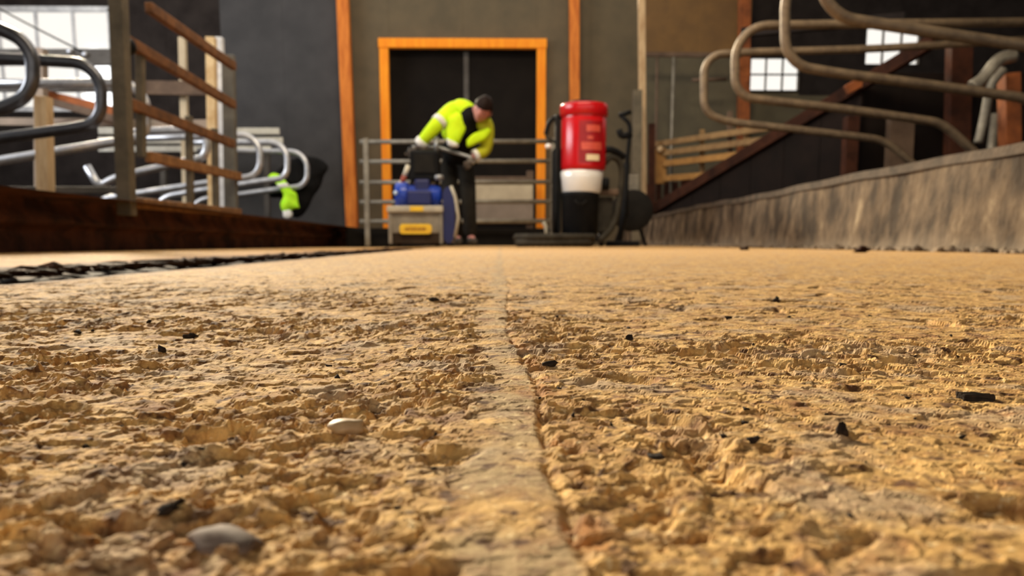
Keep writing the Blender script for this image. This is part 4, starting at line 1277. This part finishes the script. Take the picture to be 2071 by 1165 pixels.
nodes = {'pelvis': (J['pelvis'], 0.12), 'waist': (J['waist'], 0.11), 'chest': (J['chest'], 0.13), 'upper': (J['upper'], 0.07), 'neck': (J['neck'], 0.05),
         'r_sh': (J['r_sh'], 0.055), 'r_el': (J['r_el'], 0.038), 'r_wr': (J['r_wr'], 0.027), 'l_sh': (J['l_sh'], 0.042), 'l_el': (J['l_el'], 0.036), 'l_wr': (J['l_wr'], 0.027),
         'r_hip': (J['r_hip'], 0.08), 'r_kn': (J['r_kn'], 0.052), 'r_an': (J['r_an'], 0.036), 'r_toe': (J['r_toe'], 0.032),
         'l_hip': (J['l_hip'], 0.08), 'l_kn': (J['l_kn'], 0.052), 'l_an': (J['l_an'], 0.036), 'l_toe': (J['l_toe'], 0.032)}
hc = P(976, 222, 7.33)                                    # centre of the head
nodes['head'] = (J['neck'].lerp(hc, 0.7), 0.06)
edges = chain(['pelvis', 'waist', 'chest', 'upper', 'neck', 'head']) + [('upper', 'r_sh'), ('r_sh', 'r_el'), ('r_el', 'r_wr'), ('upper', 'l_sh'), ('l_sh', 'l_el'), ('l_el', 'l_wr'),
        ('pelvis', 'r_hip'), ('r_hip', 'r_kn'), ('r_kn', 'r_an'), ('r_an', 'r_toe'), ('pelvis', 'l_hip'), ('l_hip', 'l_kn'), ('l_kn', 'l_an'), ('l_an', 'l_toe')]
v, f = skin_mesh('person_body', nodes, edges, 'pelvis', 2)
body.add(v, f, True)
# head: crown up and to the right, face towards the handlebar
up = Vector((0.35, -0.50, 0.80)).normalized()
fwd = Vector((-0.28, -0.78, -0.50)); fwd = (fwd - up * fwd.dot(up)).normalized()
rt = fwd.cross(up).normalized()
HM = Matrix((rt, fwd, up)).transposed()
def head_pt(x, y, z): return hc + HM @ Vector((x, y, z))
bm = bmesh.new()
bmesh.ops.create_uvsphere(bm, u_segments=28, v_segments=20, radius=1.0)
for q in bm.verts:
    x, y, z = q.co
    jaw = max(0, -z)
    sx = 0.077 * (1 - 0.30 * jaw ** 1.5)
    sy = 0.098 * (1 - 0.12 * jaw)
    nx, ny, nz = x * sx, y * sy, z * 0.118
    if y > 0.2 and z < 0.2: ny += 0.012 * (0.3 + jaw) * y
    if y > 0.7:
        ny += 0.017 * math.exp(-((x / 0.13) ** 2)) * math.exp(-(((z + 0.12) / 0.22) ** 2))     # nose
        ny -= 0.010 * math.exp(-(((abs(x) - 0.38) / 0.14) ** 2)) * math.exp(-(((z - 0.06) / 0.12) ** 2))  # eye sockets
        ny += 0.006 * math.exp(-(((z - 0.22) / 0.09) ** 2)) * math.exp(-((x / 0.6) ** 2))        # brow
        ny += 0.007 * math.exp(-(((abs(z + 0.50) - 0.05) / 0.05) ** 2)) * math.exp(-((x / 0.28) ** 2))  # lips
    q.co = (nx, ny, nz)
bm.verts.index_update()
body.add([head_pt(*q.co) for q in bm.verts], [[w.index for w in fc.verts] for fc in bm.faces], True)
bm.free()
for sgn in (-1, 1):
    body.blob(head_pt(sgn * 0.078, -0.005, 0.0), (0.012, 0.020, 0.032), HM, 2)
glove_meshes = []
for parts in (hand(J['r_wr'], P(826, 308, 7.46), Vector((0.3, -0.4, -0.9)), -1), hand(J['l_wr'], P(948, 334, 7.38), Vector((-0.9, 0.1, -0.3)), 1)):
    gm = MB()
    for (nd, ed, rt0) in parts:
        v, f = skin_mesh('person_hand', nd, ed, rt0, 1)
        body.add(v, f, True)
        v, f = skin_mesh('person_glove', {k: (q, tuple(z + 0.0025 for z in r) if isinstance(r, tuple) else r + 0.0025) for k, (q, r) in nd.items()}, ed, rt0, 1)
        gm.add(v, f, True)
    glove_meshes.append(gm)
body.build('body', M['skin'], per)
for gm in glove_meshes:
    gm.build('glove', M['glove'], per)
for sgn in (-1, 1):
    MB().blob(head_pt(sgn * 0.030, 0.082, 0.008), (0.011, 0.008, 0.008), HM, 2).build('eye', M['eye'], per)
# hair: a cap over crown, sides and nape
hb = MB()
bm = bmesh.new()
bmesh.ops.create_uvsphere(bm, u_segments=32, v_segments=20, radius=1.0)
dele = []
for q in bm.verts:
    x, y, z = q.co
    lim = 0.34 if y > 0.35 else (0.05 if y > -0.1 else -0.45)
    if z < lim - 0.12: dele.append(q); continue
    w = 1 + 0.02 * math.sin(9 * x + 4 * y) + 0.02 * math.sin(13 * y + 7 * z)
    q.co = (x * 0.088 * w, y * 0.108 * w, z * 0.130 * w)
bmesh.ops.delete(bm, geom=dele, context='VERTS')
bm.verts.index_update()
hb.add([head_pt(*q.co) for q in bm.verts], [[w.index for w in fc.verts] for fc in bm.faces], True)
bm.free()
ho = hb.build('hair', M['hair'], per)
sm = ho.modifiers.new('thickness', 'SOLIDIFY'); sm.thickness = 0.008; sm.offset = -1
# trousers, shirt, boots
tn = {'pelvis': (J['pelvis'], 0.145), 'belt': (P(925, 303, 7.78), 0.135), 'r_hip': (J['r_hip'], 0.10), 'r_kn': (J['r_kn'], 0.075), 'r_an': (J['r_an'] + Vector((0, 0, -0.015)), 0.066),
      'l_hip': (J['l_hip'], 0.10), 'l_kn': (J['l_kn'], 0.075), 'l_an': (J['l_an'] + Vector((0, 0, -0.015)), 0.066)}
v, f = skin_mesh('trousers', tn, [('belt', 'pelvis'), ('pelvis', 'r_hip'), ('r_hip', 'r_kn'), ('r_kn', 'r_an'), ('pelvis', 'l_hip'), ('l_hip', 'l_kn'), ('l_kn', 'l_an')], 'pelvis')
MB().add(v, f, True).build('trousers', M['trouser'], per)
sn = {'hem': (P(926, 312, 7.74), 0.15), 'belly': (P(932, 288, 7.66), 0.145), 'chest': (P(944, 258, 7.50), 0.135), 'collar': (P(953, 230, 7.41), 0.095), 'neckband': (P(964, 230, 7.36), 0.070)}
v, f = skin_mesh('shirt', sn, chain(['hem', 'belly', 'chest', 'collar', 'neckband']), 'belly')
MB().add(v, f, True).build('shirt', M['shirt'], per)
for k in ('r', 'l'):
    a, t = J[k + '_an'], J[k + '_toe']
    bn = {'h': (a + Vector((0, 0.035, -0.045)), 0.040), 'm': (a.lerp(t, 0.5) + Vector((0, 0, -0.012)), (0.046, 0.040)), 't': (t + Vector((0, 0, 0.0)), (0.044, 0.034)), 'a': (a + Vector((0, 0.01, 0.02)), 0.056)}
    v, f = skin_mesh('boot', bn, [('a', 'h'), ('h', 'm'), ('m', 't')], 'h', 2)
    zmin = min(q[2] for q in v)
    v = [(x, y, max(z, foot_z + 0.002)) for (x, y, z) in v]
    MB().add(v, f, True).build('boot', M['boot'], per)
# jacket: back and both sleeves, open in front
jn = {'hem': (P(917, 286, 7.76), (0.13, 0.11)), 'mid': (P(920, 262, 7.68), (0.14, 0.11)), 'chest': (P(932, 236, 7.60), (0.15, 0.11)), 'yoke': (P(944, 220, 7.53), 0.10),
      'r_sh': (J['r_sh'] + Vector((-0.005, 0, 0.0)), 0.088), 'r_el': (J['r_el'], 0.070), 'r_cf': (J['r_el'].lerp(J['r_wr'], 0.86), 0.058),
      'l_sh': (J['l_sh'] + Vector((-0.005, -0.005, 0.005)), 0.084), 'l_el': (J['l_el'], 0.064), 'l_cf': (J['l_el'].lerp(J['l_wr'], 0.82), 0.056)}
jm = MB()
v, f = skin_mesh('jacket', {k: jn[k] for k in ('hem', 'mid', 'chest', 'yoke')}, chain(['hem', 'mid', 'chest', 'yoke']), 'hem')
jm.add(v, f, True)
jn['r_top'] = (jn['yoke'][0].lerp(jn['r_sh'][0], 0.25) + Vector((0, 0.02, 0.01)), 0.085)
v, f = skin_mesh('jacket_arm', {k: jn[k] for k in ('r_top', 'r_sh', 'r_el', 'r_cf')}, chain(['r_top', 'r_sh', 'r_el', 'r_cf']), 'r_top')
jm.add(v, f, True)
jm.blob(P(940, 222, 7.50), (0.125, 0.10, 0.085), Euler((0, 0.45, 0)).to_matrix(), 3)
jk = jm.build('jacket', M['hivis'], per)
v, f = skin_mesh('jacket_sleeve', {k: jn[k] for k in ('yoke', 'l_sh', 'l_el', 'l_cf')}, chain(['yoke', 'l_sh', 'l_el', 'l_cf']), 'yoke')
MB().add(v, f, True).build('sleeve', M['hivis_dull'], jk)
cloth([(906, 238), (925, 226), (940, 240), (945, 254), (936, 274), (926, 292), (908, 290), (902, 270)], 7.40, 0.035, 21, 0.5).build('front_flap', M['hivis'], jk)
cloth([(943, 284), (956, 271), (972, 264), (988, 258), (993, 266), (984, 282), (966, 290), (946, 298)], 7.40, 0.035, 22, 0.5).build('front_flap', M['hivis'], jk)
def band(a, b, t, r, w, name, m, parent):
    c = a.lerp(b, t); d = (b - a).normalized()
    MB().lathe([(r * 0.9, -w / 2), (r, -w / 2 + 0.004), (r, w / 2 - 0.004), (r * 0.9, w / 2)], c, d.to_track_quat('Z', 'Y').to_matrix(), 28).build(name, m, parent)
band(J['r_sh'], J['r_el'], 0.82, 0.074, 0.05, 'reflective_band', M['reflect'], jk)
band(J['r_el'], J['r_wr'], 0.82, 0.062, 0.055, 'reflective_band', M['reflect'], jk)
band(J['l_el'], J['l_wr'], 0.74, 0.058, 0.04, 'reflective_band', M['reflect'], jk)
cloth([(903, 280), (922, 288), (928, 296), (918, 299), (906, 294)], 7.385, 0.045, 23, 0.2).build('reflective_band', M['reflect'], jk)

# ------------------------------------------------------------------ loose bits on the concrete
def ground_at(px, py):
    """ground point under a pixel (marching along the view ray)"""
    v = _Rm @ Vector(((px - 1035.5) / F, -(py - 582.5 - SHIFT_Y * 2071) / F, -1.0))
    t = CAM_Z / -v.z if v.z < 0 else 8
    for _ in range(6):
        x, y = v.x * t, v.y * t
        z = float(base_z(np.array([y]))[0])
        if v.z >= 0: break
        t = (z - CAM_Z) / v.z
    return Vector((v.x * t, v.y * t, ground_z(v.x * t, v.y * t)))

def lump(name, px, py, size, m, label, cat, seed, rough=0.5, sub=3, sink=0.35, rot=0.0, group=None):
    g = ground_at(px, py)
    mb = MB().blob(g + Vector((0, 0, size[2] * (1 - sink))), size, Euler((0, 0, rot)).to_matrix(), sub, rough, seed)
    return solo(mb, name, m, g, label, cat, group)
# black fibrous chip on the right
g = ground_at(1972, 806)
chip = MB()
rnd = random.Random(9)
for k in range(16):
    a = Vector((g.x - 0.0042 + 0.0004 * rnd.random(), g.y + rnd.uniform(-0.0016, 0.0016), g.z + rnd.uniform(0.0004, 0.0015)))
    b = a + Vector((rnd.uniform(0.0055, 0.0085), rnd.uniform(-0.001, 0.001), rnd.uniform(-0.0006, 0.0003)))
    chip.tube(spline([a, a.lerp(b, 0.5) + Vector((0, 0, rnd.uniform(-0.0002, 0.0005))), b], 4), 0.00045 + 0.0003 * rnd.random(), 6)
solo(chip, 'dung_chip', M['crumb'], g, 'largest black fibrous chip on the floor near the right edge', 'chip')
lump('pebble', 702, 868, (0.0042, 0.0032, 0.0019), M['pebble'], 'smooth pale oval pebble set in the rough floor left of the middle', 'pebble', 1, 0.12, 3, 0.45)
lump('stone_flake', 455, 1092, (0.0040, 0.0052, 0.0014), M['mauve_stone'], 'mauve stone flake in the floor near the lower left', 'stone', 2, 0.35, 3, 0.75, 0.7)
for i, (px, py, s, lab) in enumerate((
        (345, 1034, (0.0019, 0.0012, 0.0008), 'black crumb at the lower left, larger of those near the stone flake'),
        (385, 680, (0.0028, 0.002, 0.0014), 'black crumb on smooth floor at the left, larger of the pair'),
        (328, 708, (0.0016, 0.0014, 0.0015), 'small round black crumb just left of the larger one at the left'),
        (878, 610, (0.0036, 0.003, 0.0017), 'dark crumb on the blurred floor left of the centre strip'),
        (1570, 609, (0.0042, 0.003, 0.0019), 'dark crumb on the blurred floor far out to the right'),
        (1702, 884, (0.0011, 0.0010, 0.0014), 'small upright black crumb on the right below the fibrous chip'),
        (1522, 899, (0.0011, 0.0009, 0.0008), 'small flat black crumb between the crack and the upright crumb'),
        (1328, 918, (0.0020, 0.0012, 0.0009), 'flat black crumb just right of the rusty crack'),
        (1110, 744, (0.0020, 0.0012, 0.0009), 'dark angular crumb at the top of the rusty crack'),
        (1272, 698, (0.0014, 0.0012, 0.0016), 'tiny standing dark crumb beyond the top of the crack'))):
    lump('crumb', px, py, s, M['crumb'], lab, 'crumb', 30 + i, 0.6, 2, 0.35, random.uniform(0, 3))
for i, (px, py, s, lab) in enumerate(((1506, 512, (0.020, 0.018, 0.009), 'brown dung clod on the floor near the middle of the right kerb foot'), (1742, 512, (0.020, 0.018, 0.012), 'brown dung clod at the foot of the right kerb, toward the right edge'))):
    Yc = 3.9 if i == 0 else 3.0
    p = P(px, 512, Yc); p.z = float(base_z(np.array([Yc]))[0])
    solo(MB().blob(p + Vector((0, 0, s[2] * 0.6)), s, None, 3, 0.6, 70 + i), 'dung_clod', M['dung'], p, lab, 'clod')
# many like crumbs: copies sharing four meshes
protos = []
rnd = random.Random(5)
for k in range(4):
    mb = MB().blob((0, 0, 0.0006), (0.0017, 0.0013, 0.0010), None, 1, 0.7, 90 + k)
    o = mb.build('grit_crumb', M['crumb'])
    tag(o, 'tiny dark crumb scattered on the rough concrete floor', 'crumb', 'tiny dark crumbs on the rough floor')
    protos.append(o)
cnt = 0
for k in range(70):
    py = 640 + 400 * rnd.random() ** 1.3
    px = 60 + 1950 * rnd.random()
    if abs(px - 1010) < 60: continue
    g = ground_at(px, py)
    o = protos[cnt] if cnt < 4 else protos[cnt % 4].copy()
    if cnt >= 4: COL.objects.link(o)
    o.location = g
    s = (0.35 + 0.5 * rnd.random() ** 2) * min(2.2, max(0.45, g.y / 0.25))
    o.scale = (s, s, s)
    o.rotation_euler = (rnd.uniform(-0.3, 0.3), rnd.uniform(-0.3, 0.3), rnd.uniform(0, 6))
    cnt += 1
